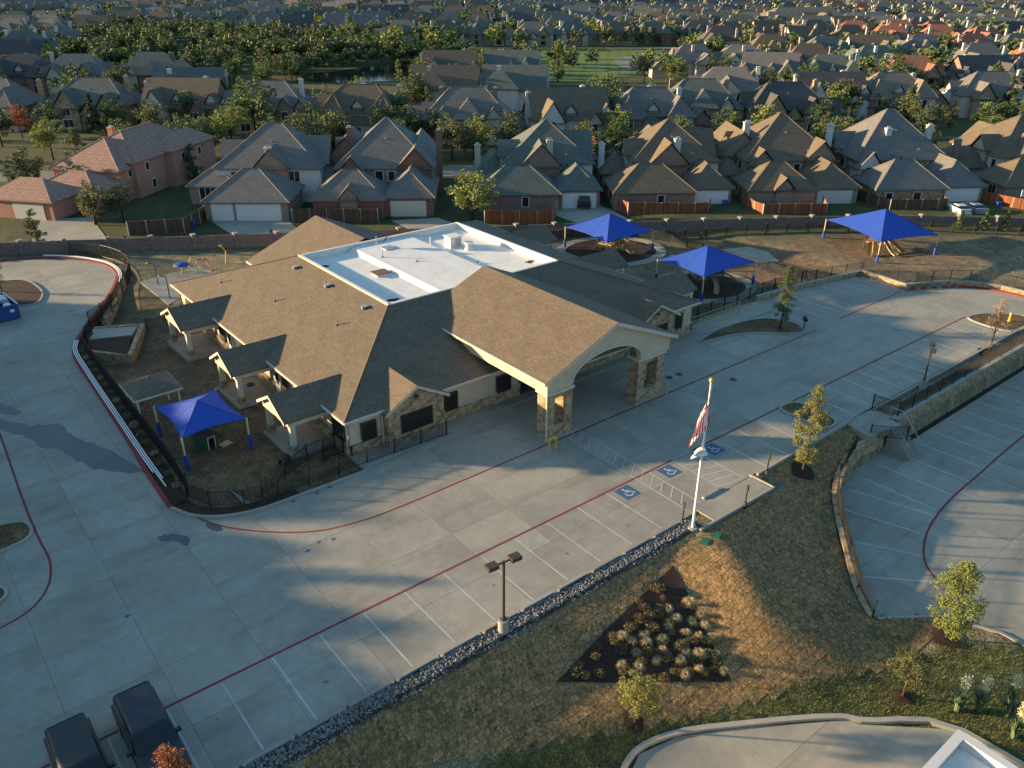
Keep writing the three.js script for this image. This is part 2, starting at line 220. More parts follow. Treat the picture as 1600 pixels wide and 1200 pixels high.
const lowLot = paving('lower_parking_lot', lowPoly.map(p => p), LOW, 55, 18.9, 4.9, 4.9);
const botLot = paving('street_corner_lot', botPoly, BOT, 22, 8, 5.2, 5.2);
// painted markings
const line = (g, name, pts, w, m, y = .006) => part(g, name, ribbon(pts, w, y), m);
line(lot, 'fire_lane_line', [[-12, 33.3], [88, 33.1]], .16, mRed);
line(lot, 'fire_lane_line', [...smooth([[11.2, 49.6], [12.6, 46.2], [15, 43.4], [17.5, 41.6], [20.5, 40.8], [24, 40.6]], 4), [72.5, 40.8]], .15, mRed);
line(lot, 'fire_lane_line', [[77, 41], [90, 41.3]], .14, mRed);
line(lot, 'fire_lane_line', smooth([[4.2, 88], [3.9, 74], [3.6, 66], [3.2, 57], [3.1, 52], [3.1, 48.8], [2.4, 46.4], [1, 44.9], [-3, 44.1]], 4), .15, mRed);
for (let i = -8; i <= 9; i++) if (i !== 10) line(lot, 'stall_stripe', [[10.465 + i * 2.743, 33.1], [10.465 + i * 2.743, 27.98]], .1, mStripe);
for (const X of [46.9, 49.5, 52.1, 59.2, 61.8, 64.4, 66.9, 69.2, 71.6, 73.9, 76.3, 78.8, 81.3, 83.8, 86.3]) line(lot, 'stall_stripe', [[X, 33.0], [X, 28.35]], .14, mStripe);
for (let i = 0; i < 7; i++) line(lot, 'stall_stripe', [[73.4 + i * 2.7, 48.3 - i * .18], [73.4 + i * 2.7, 42.4]], .13, mStripe);
for (let i = 0; i < 6; i++) line(lot, 'stall_stripe', [[3.6, 66 + i * 4.6], [-6, 67 + i * 4.6]], .1, mStripe);
{ // hatched crossing from the portico and the access aisle
  line(lot, 'crosswalk_border', [[38.2, 40.5], [38.0, 28.3]], .1, mStripe); line(lot, 'crosswalk_border', [[39.6, 42.0], [39.4, 28.3]], .1, mStripe);
  for (let i = 0; i < 13; i++) line(lot, 'crosswalk_bar', [[38.25, 40.2 - i * .93], [39.4, 41.0 - i * .93]], .09, mStripe);
  line(lot, 'aisle_border', [[42.0, 33.2], [42.0, 28.4]], .09, mStripe); line(lot, 'aisle_border', [[44.3, 33.2], [44.3, 28.4]], .09, mStripe); line(lot, 'aisle_border', [[42, 33.2], [44.3, 33.2]], .09, mStripe, .009);
  for (let i = 0; i < 6; i++) line(lot, 'aisle_bar', [[42.1, 33.0 - i * .85], [44.2, 32.0 - i * .72]], .08, mStripe);
  const cv = document.createElement('canvas'); cv.width = cv.height = 256; const c = cv.getContext('2d');
  c.fillStyle = '#3a5a7c'; c.fillRect(0, 0, 256, 256); c.strokeStyle = c.fillStyle = '#b4bcbf'; c.lineWidth = 17; c.lineCap = 'round'; c.lineJoin = 'round';
  c.beginPath(); c.arc(118, 52, 17, 0, 7); c.fill(); c.beginPath(); c.moveTo(118, 72); c.lineTo(124, 128); c.lineTo(172, 128); c.lineTo(194, 186); c.lineTo(212, 180); c.stroke(); c.beginPath(); c.moveTo(122, 98); c.lineTo(166, 98); c.stroke(); c.beginPath(); c.arc(122, 160, 50, 3.6, 7.0, true); c.stroke();
  const t = new THREE.CanvasTexture(cv); t.colorSpace = THREE.SRGBColorSpace; const mm = new THREE.MeshStandardMaterial({ map: t, roughness: .85 });
  for (const [X, M] of [[36.4, 32.3], [40.75, 32.3], [45.7, 32.3]]) { const g = new THREE.PlaneGeometry(1.35, 1.35); g.rotateX(-Math.PI / 2); const me = new THREE.Mesh(g, mm); me.name = 'accessible_symbol'; me.position.set(X - lotPoly[0][0], .007, -(M - lotPoly[0][1])); me.receiveShadow = true; lot.add(me); }
}
for (const [X, M] of [[5.4, 41.1], [16, 40.2], [16.9, 40.55], [17.8, 40.25], [17.6, 45.7], [19.3, 45.6], [20.4, 45.7]]) part(lot, 'paint_spot', sheet(Array.from({ length: 9 }, (_, i) => [X + .17 * Math.cos(i * .7) * rr(.6, 1.2), M + .15 * Math.sin(i * .7) * rr(.6, 1.2)]), .0065), mBlueP);
for (const [X, M] of [[52.4, 42.7], [53.6, 42.6], [56.6, 38.9]]) part(lot, 'manhole_cover', (() => { const g = new THREE.CylinderGeometry(.32, .34, .03, 18); g.translate(X, .008, -M); return g; })(), mat(C(.05, .055, .06), { roughness: .6, metalness: .4 }));
{ const mWet = mat(C(.115, .125, .135), { map: tConc, roughness: .38 });
  const blot = (pts, k = .25) => { const s = smooth(pts, 5, true); return s.map(([x, m], i) => [x + k * (hash(i, 1, 7) - .5), m + k * 2 * (hash(i, 2, 7) - .5)]); };
  for (const p of [[[3.8, 71.4], [5.9, 68.3], [7.5, 67.2], [8.2, 64.4], [9.6, 60.6], [10.6, 57.4], [10.9, 55.6], [9.4, 56.8], [8.2, 58.4], [7.4, 60.4], [6.8, 62.8], [6.0, 63.6], [5.2, 66.4], [3.9, 69]], [[3.9, 75.2], [5, 73.2], [5.7, 70.9], [4.9, 71.4], [4, 73]]]) part(lot, 'water_stain', sheet(blot(p), .005), mWet);
  part(lot, 'water_stain', sheet(blot([[9.0, 47.3], [9.7, 47.3], [10.6, 46.2], [10.3, 45.4], [9.8, 46.2], [9.3, 46.7]], .1), .005), mWet); part(lot, 'water_stain', sheet(blot([[12, 46.9], [12.5, 46.4], [12.6, 45.5], [12.1, 46.0]], .1), .005), mWet); }
{ const mOil = mat(C(.29, .28, .255), { map: tConc }); for (let i = 0; i < 22; i += 2) { const X = (i < 13 ? 6.5 + i * 2.743 : 47.9 + (i - 13) * 2.6) + rr(-.35, .35), M = rr(29.2, 31.6), R = rr(.06, .15); if (X > 38 && X < 47) continue; part(lot, 'oil_spot', sheet(smooth(Array.from({ length: 7 }, (_, k) => [X + Math.cos(k * .9) * R * rr(.6, 1.3), M + Math.sin(k * .9) * R * rr(.7, 1.7)]), 4, true), .0052), mOil); } }
for (const X of [54.4, 57.2, 60, 62.9, 65.7, 68.5, 71.4, 74.2, 77, 79.8, 82.6]) line(lowLot, 'stall_stripe', [[X, 25.0], [X + .4, 19.2]], .14, mStripe, LOW + .006);
for (const [a, b] of [[[49.6, 23.2], [51.2, 18.4]], [[46.4, 21.3], [48.9, 17.0]], [[43.5, 18.7], [46.9, 15.3]], [[52.2, 24.4], [54.0, 18.8]]]) line(lowLot, 'stall_stripe', [a, b], .13, mStripe, LOW + .006);
line(lowLot, 'fire_lane_line', smooth([[112, 20], [70.5, 19.7], [62, 19.3], [55.6, 18.9], [51, 17.9], [48.3, 16.5], [47.2, 15.2]], 4), .15, mRed, LOW + .006);
for (let i = 0; i < 9; i++) line(lowLot, 'stall_stripe', [[62 + i * 2.8, 19.2], [62.6 + i * 2.8, 13.5]], .1, mStripe, LOW + .0075);

// ---------------------------------------------------------------- kerbs, islands, walks
const kerbs = struct('kerb');
for (let i = -9; i < 9; i++) { const a = 10.465 + i * 2.743 + 1.6, g = band([[a, 27.62], [a + .2, 27.72], [a + 2.35, 27.72], [a + 2.55, 27.60]], .2, -.15, .13); part(kerbs, 'kerb_block', g, mKerb); }
const redK = smooth(leftKerb, 4); part(kerbs, 'red_kerb', band(redK, .28, -.2, .15), mat(C(.40, .05, .06), { map: tConc }));
part(kerbs, 'kerb_run', band(smooth(frontKerb, 5), .24, -.2, .14), mKerb);
part(kerbs, 'kerb_run', band([[45.4, 28.05], [58.4, 28.25]], .2, -.2, .13), mKerb); part(kerbs, 'kerb_run', band([[61.2, 28.1], [96, 28.0]], .2, -.2, .13), mKerb);
part(kerbs, 'red_kerb', band(smooth([[91.1, 40.9], [93, 40.1], [95.3, 38.8], [97.6, 36.8], [98.9, 34.4], [99.2, 31]], 4), .3, -.2, .15), mat(C(.42, .05, .06), { map: tConc }));
part(kerbs, 'kerb_run', band(smooth([[17, 9.8], [19.6, 15.5], [20.8, 17.4], [22.6, 18.1], [24.9, 17.6], [27.7, 16.05], [32.5, 12.9], [33.1, 12.1], [36.3, 9.2], [36.5, 0]], 3), .3, BOT - .3, BOT + .14), mKerb);
part(kerbs, 'kerb_run', band([...offs(wallLow, -1.0).slice(1).reverse().slice(1)], .18, LOW - .2, LOW + .12), mKerb); part(kerbs, 'kerb_run', band([[60.4, 25.0], [100, 25.1]], .18, LOW - .2, LOW + .12), mKerb); part(kerbs, 'kerb_run', band([[40.9, 15.7], [44.2, 13.4], [45.5, 10.6], [45.9, -4]], .2, LOW - .2, LOW + .12), mKerb);
function island(pts, m, y = 0) { const g = struct('planting_island', ...pts[0]); const s = smooth(pts, 5, true); part(g, 'kerb_rim', band([...s, s[0], s[1]], .2, y - .1, y + .13), mKerb); part(g, 'soil', prism(s, y - .1, y + .09), m); return g; }
island([[10.4, 107], [12.6, 106], [13.4, 102.5], [13.2, 99.4], [11.9, 97], [9, 98.5], [8, 103]], mMulch2); island([[-4, 55.3], [1.2, 55.0], [2.7, 54.4], [2.9, 52.9], [2.2, 52.1], [-4, 52.4]], mDry); island([[-4, 49.0], [-.1, 48.5], [.5, 47.7], [.2, 46.9], [-4, 46.3]], mDry);
island([[55.2, 33.0], [57.0, 32.9], [57.4, 31.5], [56.9, 28.9], [55.2, 28.8], [55.0, 31]], mDry); island([[60.7, 46.0], [64.5, 46.9], [70.5, 46.0], [72.2, 43.2], [70.9, 41.3], [69.2, 41.9], [67.4, 43.6], [65, 45]], mDry); island([[87.7, 32.6], [90, 32.4], [93, 29.6], [92, 28.2], [87.6, 28.4]], mDry);
const walks = struct('sidewalk');
part(walks, 'walk_slab', prism([[23.4, 46.1], [31.3, 46.3], [31.3, 48.4], [23.4, 48.4]], -.1, .1), concs[2]); part(walks, 'walk_slab', prism([[31.32, 47.2], [62.6, 47.2], [62.6, 48.4], [31.32, 48.4]], -.1, .1), concs[1]); part(walks, 'walk_slab', prism([[62.64, 47.0], [74.5, 46.6], [74.5, 49.4], [62.64, 49.2]], -.1, .1), concs[3]);
for (const [a, b] of [[38.5, 40.5], [40.52, 42.5], [42.52, 44.7]]) part(walks, 'walk_slab', prism([[a, 26.35], [b, 26.35], [b, 28.15], [a, 28.15]], -.2, .05 + (a > 38.5 ? .002 : 0)), concs[4]);
part(walks, 'walk_kerb', band([[36.9, 26.25], [44.85, 26.25], [44.85, 28.3]], .16, -.3, .15), mKerb); part(walks, 'walk_slab', prism([[56.8, 26.0], [60.6, 25.4], [61.0, 28.2], [57.4, 28.4]], -.6, .02), concs[2]);
for (let i = 0; i < 7; i++) part(walks, 'step', prism([[59.4, 25.4 - i * .3], [61.0, 25.4 - i * .3], [61.0, 25.7 - i * .3], [59.4, 25.7 - i * .3]], LOW - .1, -.02 - i * .3), concs[1]);
{ const g = struct('splash_pad', 23, 92); for (const p of [[[23, 97.4], [23.2, 88], [27.4, 91.2], [27.2, 98.2]], [[27.44, 91.22], [31.2, 94], [30.4, 99.1], [27.24, 98.22]]]) part(g, 'slab', prism(p, -.4, .03), concs[3]); }
{ const g = struct('play_court', 88, 60); for (const p of [[[85, 57.6], [87.8, 56.1], [89.6, 58.8], [85.4, 60.8]], [[85.42, 60.84], [89.62, 58.84], [91.4, 61.6], [85.9, 63.6]]]) part(g, 'slab', prism(p, -.2, .16), concs[2]); }
// round play areas with a concrete ring
for (const [cx, cm, rx, rm] of [[74.4, 72.2, 7.6, 6.4], [73.4, 56.2, 6.4, 5.4]]) {
  const ring = (k) => Array.from({ length: 40 }, (_, i) => { const t = i / 40 * Math.PI * 2, u = Math.cos(t) * rx * k, v = Math.sin(t) * rm * k; return [cx + u * .9 + v * .25, cm - u * .25 + v * .9]; }), g = struct('play_surface', cx, cm);
  part(g, 'mulch_fill', sheet(ring(.86), .06), mMulch2); const r = ring(.95); part(g, 'concrete_ring', band([...r, r[0], r[1]], 1.25, -.3, .1), concs[3]);
}
part(struct('mulch_strip'), 'mulch_fill', [ribbon(offs(wallLow, -.62).slice(1), .8, LOW + .03), ribbon([[60.4, 25.45], [100, 25.5]], .75, LOW + .03)], mMulch);
part(struct('mulch_strip'), 'mulch_fill', ribbon(offs(smooth(leftKerb.slice(0, 7), 4), -.75), 1.15, .05), mMulch);
part(struct('mulch_strip'), 'mulch_fill', ribbon(offs(smooth(frontKerb.slice(2), 5), -.6), .95, .05), mMulch);

// ---------------------------------------------------------------- the school
const EX0 = 23.04, EX1 = 62.35, EM0 = 47.87, EM1 = 85.08, EY = 3.31, WX0 = 33.14, WX1 = 52.19, WM0 = 58.02, WM1 = 74.93, WY = 6.95;
const quad = (a, b, c, d) => tri([...a, ...b, ...c, ...a, ...c, ...d].flat());
const q4 = (...p) => { const v = p.map(a => pv(...a)); return p.length === 3 ? tri(v.flat()) : quad(...v); };   // corners [X, M, y]
const school = thingW('school_building', 'cream and stone single-storey school with brown shingle roof and white flat centre', 'school', 42.7, 66);
part(school, 'wall', [bx(23.6, 61.8, -.2, 3.3, 48.4, 48.7), bx(23.6, 23.9, -.2, 3.3, 48.7, 84.5), bx(61.5, 61.8, -.2, 3.3, 48.7, 84.5), bx(23.6, 61.8, -.2, 3.3, 84.2, 84.5)], mCream);
for (const [x0, x1] of [[23.5, 26.4], [31.4, 53.3], [58.3, 61.9]]) { part(school, 'stone_wainscot', bx(x0, x1, -.2, 1.05, 48.26, 48.42), mStone); part(school, 'stone_cap', bx(x0, x1, 1.05, 1.13, 48.22, 48.42), mTrim); }
part(school, 'stone_wainscot', bx(23.46, 23.62, -.2, 1.05, 48.26, 84.5), mStone); part(school, 'stone_wainscot', bx(61.78, 61.94, -.2, 1.05, 48.26, 84.5), mStone);
part(school, 'soffit', [bx(23.1, 62.3, 3.12, 3.2, 47.95, 48.4), bx(23.1, 23.6, 3.12, 3.2, 48.4, 84.9), bx(61.8, 62.3, 3.12, 3.2, 48.4, 84.9)], mTrim);
// roof slopes, each with its thickness
const slope = (name, a, b, c, d) => { const lo = (p) => [p[0], p[1], p[2] - .16]; part(school, name, [q4(a, b, c, d), q4(lo(a), lo(d), lo(c), lo(b)), q4(lo(a), lo(b), b, a), q4(lo(c), lo(d), d, c)], mRoof); };
slope('roof_slope', [EX0, EM0, EY], [EX1, EM0, EY], [WX1, WM0, WY], [WX0, WM0, WY]);
slope('roof_slope', [EX0, EM1, EY], [EX0, EM0, EY], [WX0, WM0, WY], [WX0, WM1, WY]);
slope('roof_slope', [EX1, EM0, EY], [EX1, EM1, EY], [WX1, WM1, WY], [WX1, WM0, WY]);
slope('roof_slope', [EX1, EM1, EY], [EX0, EM1, EY], [WX0, WM1, WY], [WX1, WM1, WY]);
for (const [a, b] of [[[EX0, EM0, EY], [WX0, WM0, WY]], [[EX1, EM0, EY], [WX1, WM0, WY]], [[EX0, EM1, EY], [WX0, WM1, WY]]]) part(school, 'hip_cap', rod(pv(a[0], a[1], a[2] + .0), pv(b[0], b[1], b[2] + .0), .1, 6), mRoof);
// rear wing
slope('rear_roof_slope', [32.2, 87.4, EY], [32.2, 76, EY], [41, 76, 7.0], [41, 87.4, 7.0]); slope('rear_roof_slope', [49.8, 76, EY], [49.8, 87.4, EY], [41, 87.4, 7.0], [41, 76, 7.0]);
part(school, 'rear_gable_wall', [q4([32.6, 87, 0], [49.4, 87, 0], [49.4, 87, 3.4], [32.6, 87, 3.4]), q4([32.6, 87, 3.4], [49.4, 87, 3.4], [41, 87, 6.9]), bx(32.6, 32.9, 0, 3.3, 84.5, 87), bx(49.1, 49.4, 0, 3.3, 84.5, 87)], mCream);
// gutters and fascias
for (const g of [bx(EX0 - .06, EX1 + .06, EY - .2, EY - .02, EM0 - .1, EM0 - .003), bx(EX0 - .1, EX0 - .003, EY - .2, EY - .02, EM0, EM1), bx(EX1 + .003, EX1 + .1, EY - .2, EY - .02, EM0, EM1), bx(32.1, 32.2, EY - .2, EY - .02, 85.1, 87.4)]) part(school, 'gutter', g, mTrim);
for (const X of [26.3, 31.55, 60.5]) part(school, 'downspout', bx(X - .05, X + .05, .1, 3.1, 48.17, 48.26), mTrim); part(school, 'downspout', bx(23.38, 23.46, .1, 3.1, 48.5, 48.6), mTrim);
// white flat roof in the middle with its parapet
part(school, 'flat_roof', bx(WX0, WX1, 5.6, 6.36, WM0, WM1), mMembrane);
part(school, 'raised_roof_deck', (() => { const a = [38.3, 58.25], b = [47.2, 74.7], y0 = 6.36, y1 = 6.72, e = .5; return [q4([a[0] + e, a[1], y1], [b[0] - e * 3, a[1], y1], [b[0] - e * 3, b[1], y1], [a[0] + e, b[1], y1]), q4([a[0], a[1], y0], [a[0] + e, a[1], y1], [a[0] + e, b[1], y1], [a[0], b[1], y0]), q4([b[0] - e * 3, a[1], y1], [b[0], a[1], y0], [b[0], b[1], y0], [b[0] - e * 3, b[1], y1])]; })(), mMembrane);
for (const g of [bx(WX0 - .18, WX0 + .06, 6.1, 7.0, WM0 - .18, WM1 + .18), bx(WX1 - .1, WX1 + .18, 6.1, 7.0, WM0 - .18, WM1 + .18), bx(WX0 + .1, WX1 - .1, 6.1, 6.98, WM0 - .18, WM0 + .1), bx(WX0 + .1, WX1 - .1, 6.1, 6.98, WM1 - .1, WM1 + .18)]) part(school, 'parapet', g, mMembrane);
part(school, 'parapet_flashing', bx(WX0 - .24, WX0 - .18, 6.72, 6.99, WM0 - .24, WM1 + .24), mTrim);
// front bays with stone gables
function bay(x0, x1, pk) {
  const xc = (x0 + x1) / 2, ey = 3.15, f = 47.5, hw = (x1 - x0) / 2 + .35, p = (pk - ey) / hw;
  part(school, 'bay_wall', [bx(x0, x1, -.2, ey, f, 48.39), q4([x0, f, ey], [x1, f, ey], [xc, f, ey + p * (x1 - x0) / 2])], mStone, 'stone gable wall');
  slope('bay_roof_slope', [xc - hw, f - .3, ey], [xc, f - .3, pk], [xc, 52.4, pk], [xc - hw, 52.4, ey]); slope('bay_roof_slope', [xc + hw, 52.4, ey], [xc, 52.4, pk], [xc, f - .3, pk], [xc + hw, f - .3, ey]);
  for (const s of [-1, 1]) part(school, 'rake_board', quad(pv(xc + s * (hw + .02), f - .34, ey - .22), pv(xc, f - .34, pk - .22), pv(xc, f - .34, pk - .0), pv(xc + s * (hw + .02), f - .34, ey - .0)), mTrim);
  const w = part(school, 'window', bx(xc - 1.45, xc + 1.45, .95, 2.55, f - .05, f + .02), mBronze); part(w, 'pane', bx(xc - 1.36, xc + 1.36, 1.03, 2.47, f - .062, f - .03), mDark);
  const v = part(school, 'gable_vent', (() => { const g = new THREE.CylinderGeometry(.17, .17, .12, 14); g.rotateX(Math.PI / 2); g.translate(xc, 3.75, -f + .04); return g; })(), mBronze); return v;
}
bay(26.4, 31.4, 4.75); bay(53.3, 58.3, 4.75);
const schoolWindow = (x0, x1, y0 = .95, y1 = 2.5) => { const w = part(school, 'window', bx(x0, x1, y0, y1, 48.2, 48.42), mBronze); part(w, 'pane', bx(x0 + .08, x1 - .08, y0 + .08, y1 - .08, 48.185, 48.21), mDark); };
for (const [a, b] of [[24.5, 25.8], [32.0, 33.25], [37.2, 38.7], [48.2, 49.7], [50.8, 52.2], [59.3, 60.3]]) schoolWindow(a, b);
for (const [a, b] of [[39.7, 41.6], [41.75, 43.6], [44.0, 45.5]]) { const d = part(school, 'entrance_door', bx(a, b, .1, 2.6, 48.2, 48.42), mBronze); part(d, 'pane', bx(a + .1, (a + b) / 2 - .04, .3, 2.5, 48.185, 48.21), mGlass); part(d, 'pane', bx((a + b) / 2 + .04, b - .1, .3, 2.5, 48.185, 48.21), mGlass); }
for (const [a, b, y0] of [[49.0, 50.8, .95], [56.3, 57.2, .1], [58.4, 59.6, .95], [60.0, 60.9, .1], [66, 66.9, .1], [68, 69.4, .95], [70.3, 71.2, .1], [72.2, 73.4, .95], [78.8, 79.8, .95], [81, 82.4, .95]]) { const w = part(school, y0 < .5 ? 'side_door' : 'window', bx(23.4, 23.62, y0, 2.5, a, b), y0 < .5 ? mFrame : mBronze); part(w, 'pane', bx(23.385, 23.41, y0 + (y0 < .5 ? 1.2 : .08), 2.42, a + .12, b - .12), mDark); }
// side porches
function porch(mc, hw, side) {
  const xo = side < 0 ? 20.1 : 65.3, s = side, X = (d) => xo - s * d, ey = 3.0, pk = 4.35, back = 5.6, b2 = (a, b, y0, y1, m0, m1) => bx(Math.min(X(a), X(b)), Math.max(X(a), X(b)), y0, y1, m0, m1);
  for (const k of [-1, 1]) {
    part(school, 'porch_roof_slope', (() => { const a = [X(-.35), mc, pk], b = [X(back), mc, pk], c = [X(back), mc + k * (hw + .35), ey], d = [X(-.35), mc + k * (hw + .35), ey], lo = (p) => [p[0], p[1], p[2] - .14]; return [q4(a, b, c, d), q4(lo(a), lo(d), lo(c), lo(b)), q4(lo(c), lo(d), d, c), q4(lo(a), a, d, lo(d))]; })(), mRoof);
    part(school, 'porch_beam', b2(.1, 3.5, 2.45, 2.92, mc + k * hw - .16, mc + k * hw + .16), mTrim);
    part(school, 'porch_column', b2(.12, .52, .8, 2.5, mc + k * hw - .2, mc + k * hw + .2), mTrim); part(school, 'column_base', b2(.04, .6, -.3, .8, mc + k * hw - .28, mc + k * hw + .28), mStone);
    part(school, 'rake_board', quad(pv(X(-.38), mc + k * (hw + .37), ey - .24), pv(X(-.38), mc, pk - .24), pv(X(-.38), mc, pk), pv(X(-.38), mc + k * (hw + .37), ey)), mTrim);
  }
  part(school, 'porch_gable', [q4([X(0), mc - hw - .2, 2.45], [X(0), mc + hw + .2, 2.45], [X(0), mc + hw + .2, 3.0], [X(0), mc - hw - .2, 3.0]), q4([X(0), mc - hw - .2, 3.0], [X(0), mc + hw + .2, 3.0], [X(0), mc, 4.25]), q4([X(.3), mc - hw, 2.45], [X(.3), mc + hw, 2.45], [X(.3), mc, 4.2])], mCream);
  part(school, 'porch_floor', b2(-.2, 3.5, -.5, .06, mc - hw - .5, mc + hw + .5), concs[2]);
}
for (const [m, h] of [[53.35, 2.05], [63.2, 2.0], [75.5, 2.4]]) { porch(m, h, -1); porch(m, h, 1); }
// entrance portico
{
  const xc = 43, f = 40.9, ey = 5.45, pk = 8.45, hw = 7.25, lx = 36.2, rx = 49.8;
  slope('portico_roof_slope', [xc - hw, f - .45, ey], [xc, f - .45, pk], [xc, 57.6, pk], [xc - hw, 57.6, ey]); slope('portico_roof_slope', [xc + hw, 57.6, ey], [xc, 57.6, pk], [xc, f - .45, pk], [xc + hw, f - .45, ey]);
  part(school, 'portico_rear_gable', q4([xc - hw + .3, 57.4, ey], [xc + hw - .3, 57.4, ey], [xc, 57.4, pk - .12]), mCream);
  const wallP = (() => { const s = new THREE.Shape(); s.moveTo(lx, 4.2); s.lineTo(lx, ey - .1); s.lineTo(xc, pk - .25); s.lineTo(rx, ey - .1); s.lineTo(rx, 4.2); s.lineTo(46.4, 4.2); for (let i = 0; i <= 20; i++) { const t = i / 20 * Math.PI; s.lineTo(42.65 + 3.75 * Math.cos(t), 4.4 + 1.75 * Math.sin(t)); } s.lineTo(38.9, 4.2); s.closePath(); const g = new THREE.ExtrudeGeometry(s, { depth: .5, bevelEnabled: false }); g.translate(0, 0, -f - .5); return g; })();
  part(school, 'portico_gable', wallP, mCream);
  part(school, 'arch_trim', (() => { const a = []; for (let i = 0; i < 20; i++) { const t0 = i / 20 * Math.PI, t1 = (i + 1) / 20 * Math.PI, P = (t, r) => [42.65 + (3.75 + r) * Math.cos(t), 4.4 + (1.75 + r) * Math.sin(t), -f + .05]; a.push(...P(t0, 0), ...P(t0, .2), ...P(t1, .2), ...P(t0, 0), ...P(t1, .2), ...P(t1, 0)); } return tri(a); })(), mTrim);
  for (const s of [-1, 1]) part(school, 'rake_board', (() => { const a = [xc + s * (hw + .03), f - .5, ey - .3], b = [xc, f - .5, pk - .3], c = [xc, f - .5, pk + .01], d = [xc + s * (hw + .03), f - .5, ey + .01]; return [q4(a, b, c, d), q4([a[0], f, a[2]], [b[0], f, b[2]], b, a)]; })(), mTrim);
  for (const X of [lx, rx - .5]) part(school, 'portico_side_beam', bx(X, X + .5, 4.2, 5.5, f + .502, 54), mCream); part(school, 'gutter', bx(xc - hw - .12, xc - hw - .003, ey - .2, ey - .02, f - .45, 54), mTrim);
  for (const [a, b] of [[36.3, 38.9], [46.2, 49.3]]) {
    part(school, 'portico_pier', [bx(a, a + .8, 0, 4.0, f, f + 1.1), bx(b - .8, b, 0, 4.0, f, f + 1.1), bx(a + .8, b - .8, 0, 1.25, f, f + 1.1), bx(a + .8, b - .8, 3.6, 4.0, f, f + 1.1)], mStone);
    part(school, 'pier_cap', [bx(a - .12, b + .12, 4.0, 4.2, f - .12, f + 1.22)], mTrim); part(school, 'pier_base', bx(a - .12, b + .12, -.05, .22, f - .12, f + 1.22), mKerb);
  }
  part(school, 'downspout', bx(36.2, 36.3, .2, 5.3, f - .1, f - .002), mTrim); part(school, 'portico_ceiling', bx(36.7, 49.3, 5.3, 5.38, f + .5, 48), mTrim);
}
// things on the roof
const pipe = (X, M, y, h) => { const g = part(school, 'vent_pipe', rod(pv(X, M, y - .1), pv(X, M, y + h), .06, 8), mSteel); part(g, 'flashing', (() => { const c = new THREE.ConeGeometry(.2, .2, 10); c.translate(X, y + .06, -M); return c; })(), mBronze); };
const roofY = (X) => EY + .3604 * (X - EX0);
for (const [X, M] of [[27.7, 69.5], [29.0, 59.8], [26.2, 79]]) pipe(X, M, roofY(X), .5);
for (const [X, M] of [[31.6, 73], [31.6, 66.4], [31.6, 59.6]]) { const v = part(school, 'roof_vent', (() => { const c = new THREE.CylinderGeometry(.24, .3, .16, 14); c.translate(X, roofY(X) + .1, -M); return c; })(), mBronze); part(v, 'vent_cap', (() => { const c = new THREE.CylinderGeometry(.32, .32, .05, 14); c.translate(X, roofY(X) + .24, -M); return c; })(), mSteel); }
pipe(39.6, 70, 6.72, .75); pipe(41.6, 66.8, 6.72, .2); pipe(46.6, 63.5, 6.5, .2);
part(school, 'roof_mast', rod(pv(40.7, 73, 6.7), pv(40.7, 73, 8.0), .035), mSteel); part(school, 'pipe_post', rod(pv(45.6, 70.4, 6.6), pv(45.6, 70.4, 7.6), .05), mMembrane);
{ const h = part(school, 'roof_hatch', bx(36.6, 38.0, 6.36, 6.55, 65.9, 67.1), mMembrane); part(h, 'hatch_lid', bx(36.5, 38.1, 6.56, 6.64, 65.8, 67.2), mat(C(.16, .09, .06))); }
for (const [X, M] of [[34.2, 71.9], [34.6, 60.0], [49.5, 72.8], [51.0, 60.6]]) part(school, 'roof_drain_debris', sheet(smooth(Array.from({ length: 8 }, (_, i) => [X + Math.cos(i * .785) * rr(.25, .8), M + Math.sin(i * .785) * rr(.2, .5)]), 4, true), 6.37), mat(C(.10, .055, .035), { map: tSoil }));
{ const d = thingW('satellite_dish', 'small grey satellite dish standing on the white flat roof', 'satellite dish', 41.6, 72.2, 6.72); part(d, 'stand', [bx(41.0, 42.2, 6.72, 6.82, 71.6, 72.8), rod(pv(41.6, 72.2, 6.8), pv(41.6, 72.2, 7.5), .04)], mSteel); part(d, 'dish', (() => { const g = new THREE.SphereGeometry(.75, 16, 6, 0, 6.3, 0, .6); g.scale(1, .7, 1); g.rotateX(-1.0); g.rotateY(.6); g.translate(41.6, 7.35, -72.2); return g; })(), mat(C(.12, .12, .13))); part(d, 'feed_arm', rod(pv(41.6, 72.2, 7.3), pv(41.2, 71.5, 7.7), .025), mSteel); }
{ const d = thingW('rooftop_air_unit', 'white box air unit beside a bucket on the flat roof', 'air conditioner', 47.9, 69.6, 6.28); part(d, 'casing', [bx(47.2, 48.6, 6.28, 7.5, 69.0, 70.2)], mMembrane); part(d, 'grille', bx(47.3, 48.5, 6.5, 7.3, 68.97, 69.0), mSteel); part(d, 'top_cap', bx(47.1, 48.7, 7.5, 7.56, 68.9, 70.3), mMembrane); }
{ const d = thingW('roof_fan', 'round white exhaust fan to the right of the roof air unit', 'fan', 48.6, 67.7, 6.28); const cy = (r0, r1, y0, y1) => { const c = new THREE.CylinderGeometry(r1, r0, y1 - y0, 16); c.translate(48.6, (y0 + y1) / 2, -67.7); return c; }; part(d, 'curb_base', cy(.5, .4, 6.28, 6.7), mMembrane); part(d, 'fan_hood', cy(.35, .5, 6.7, 7.15), mMembrane); }
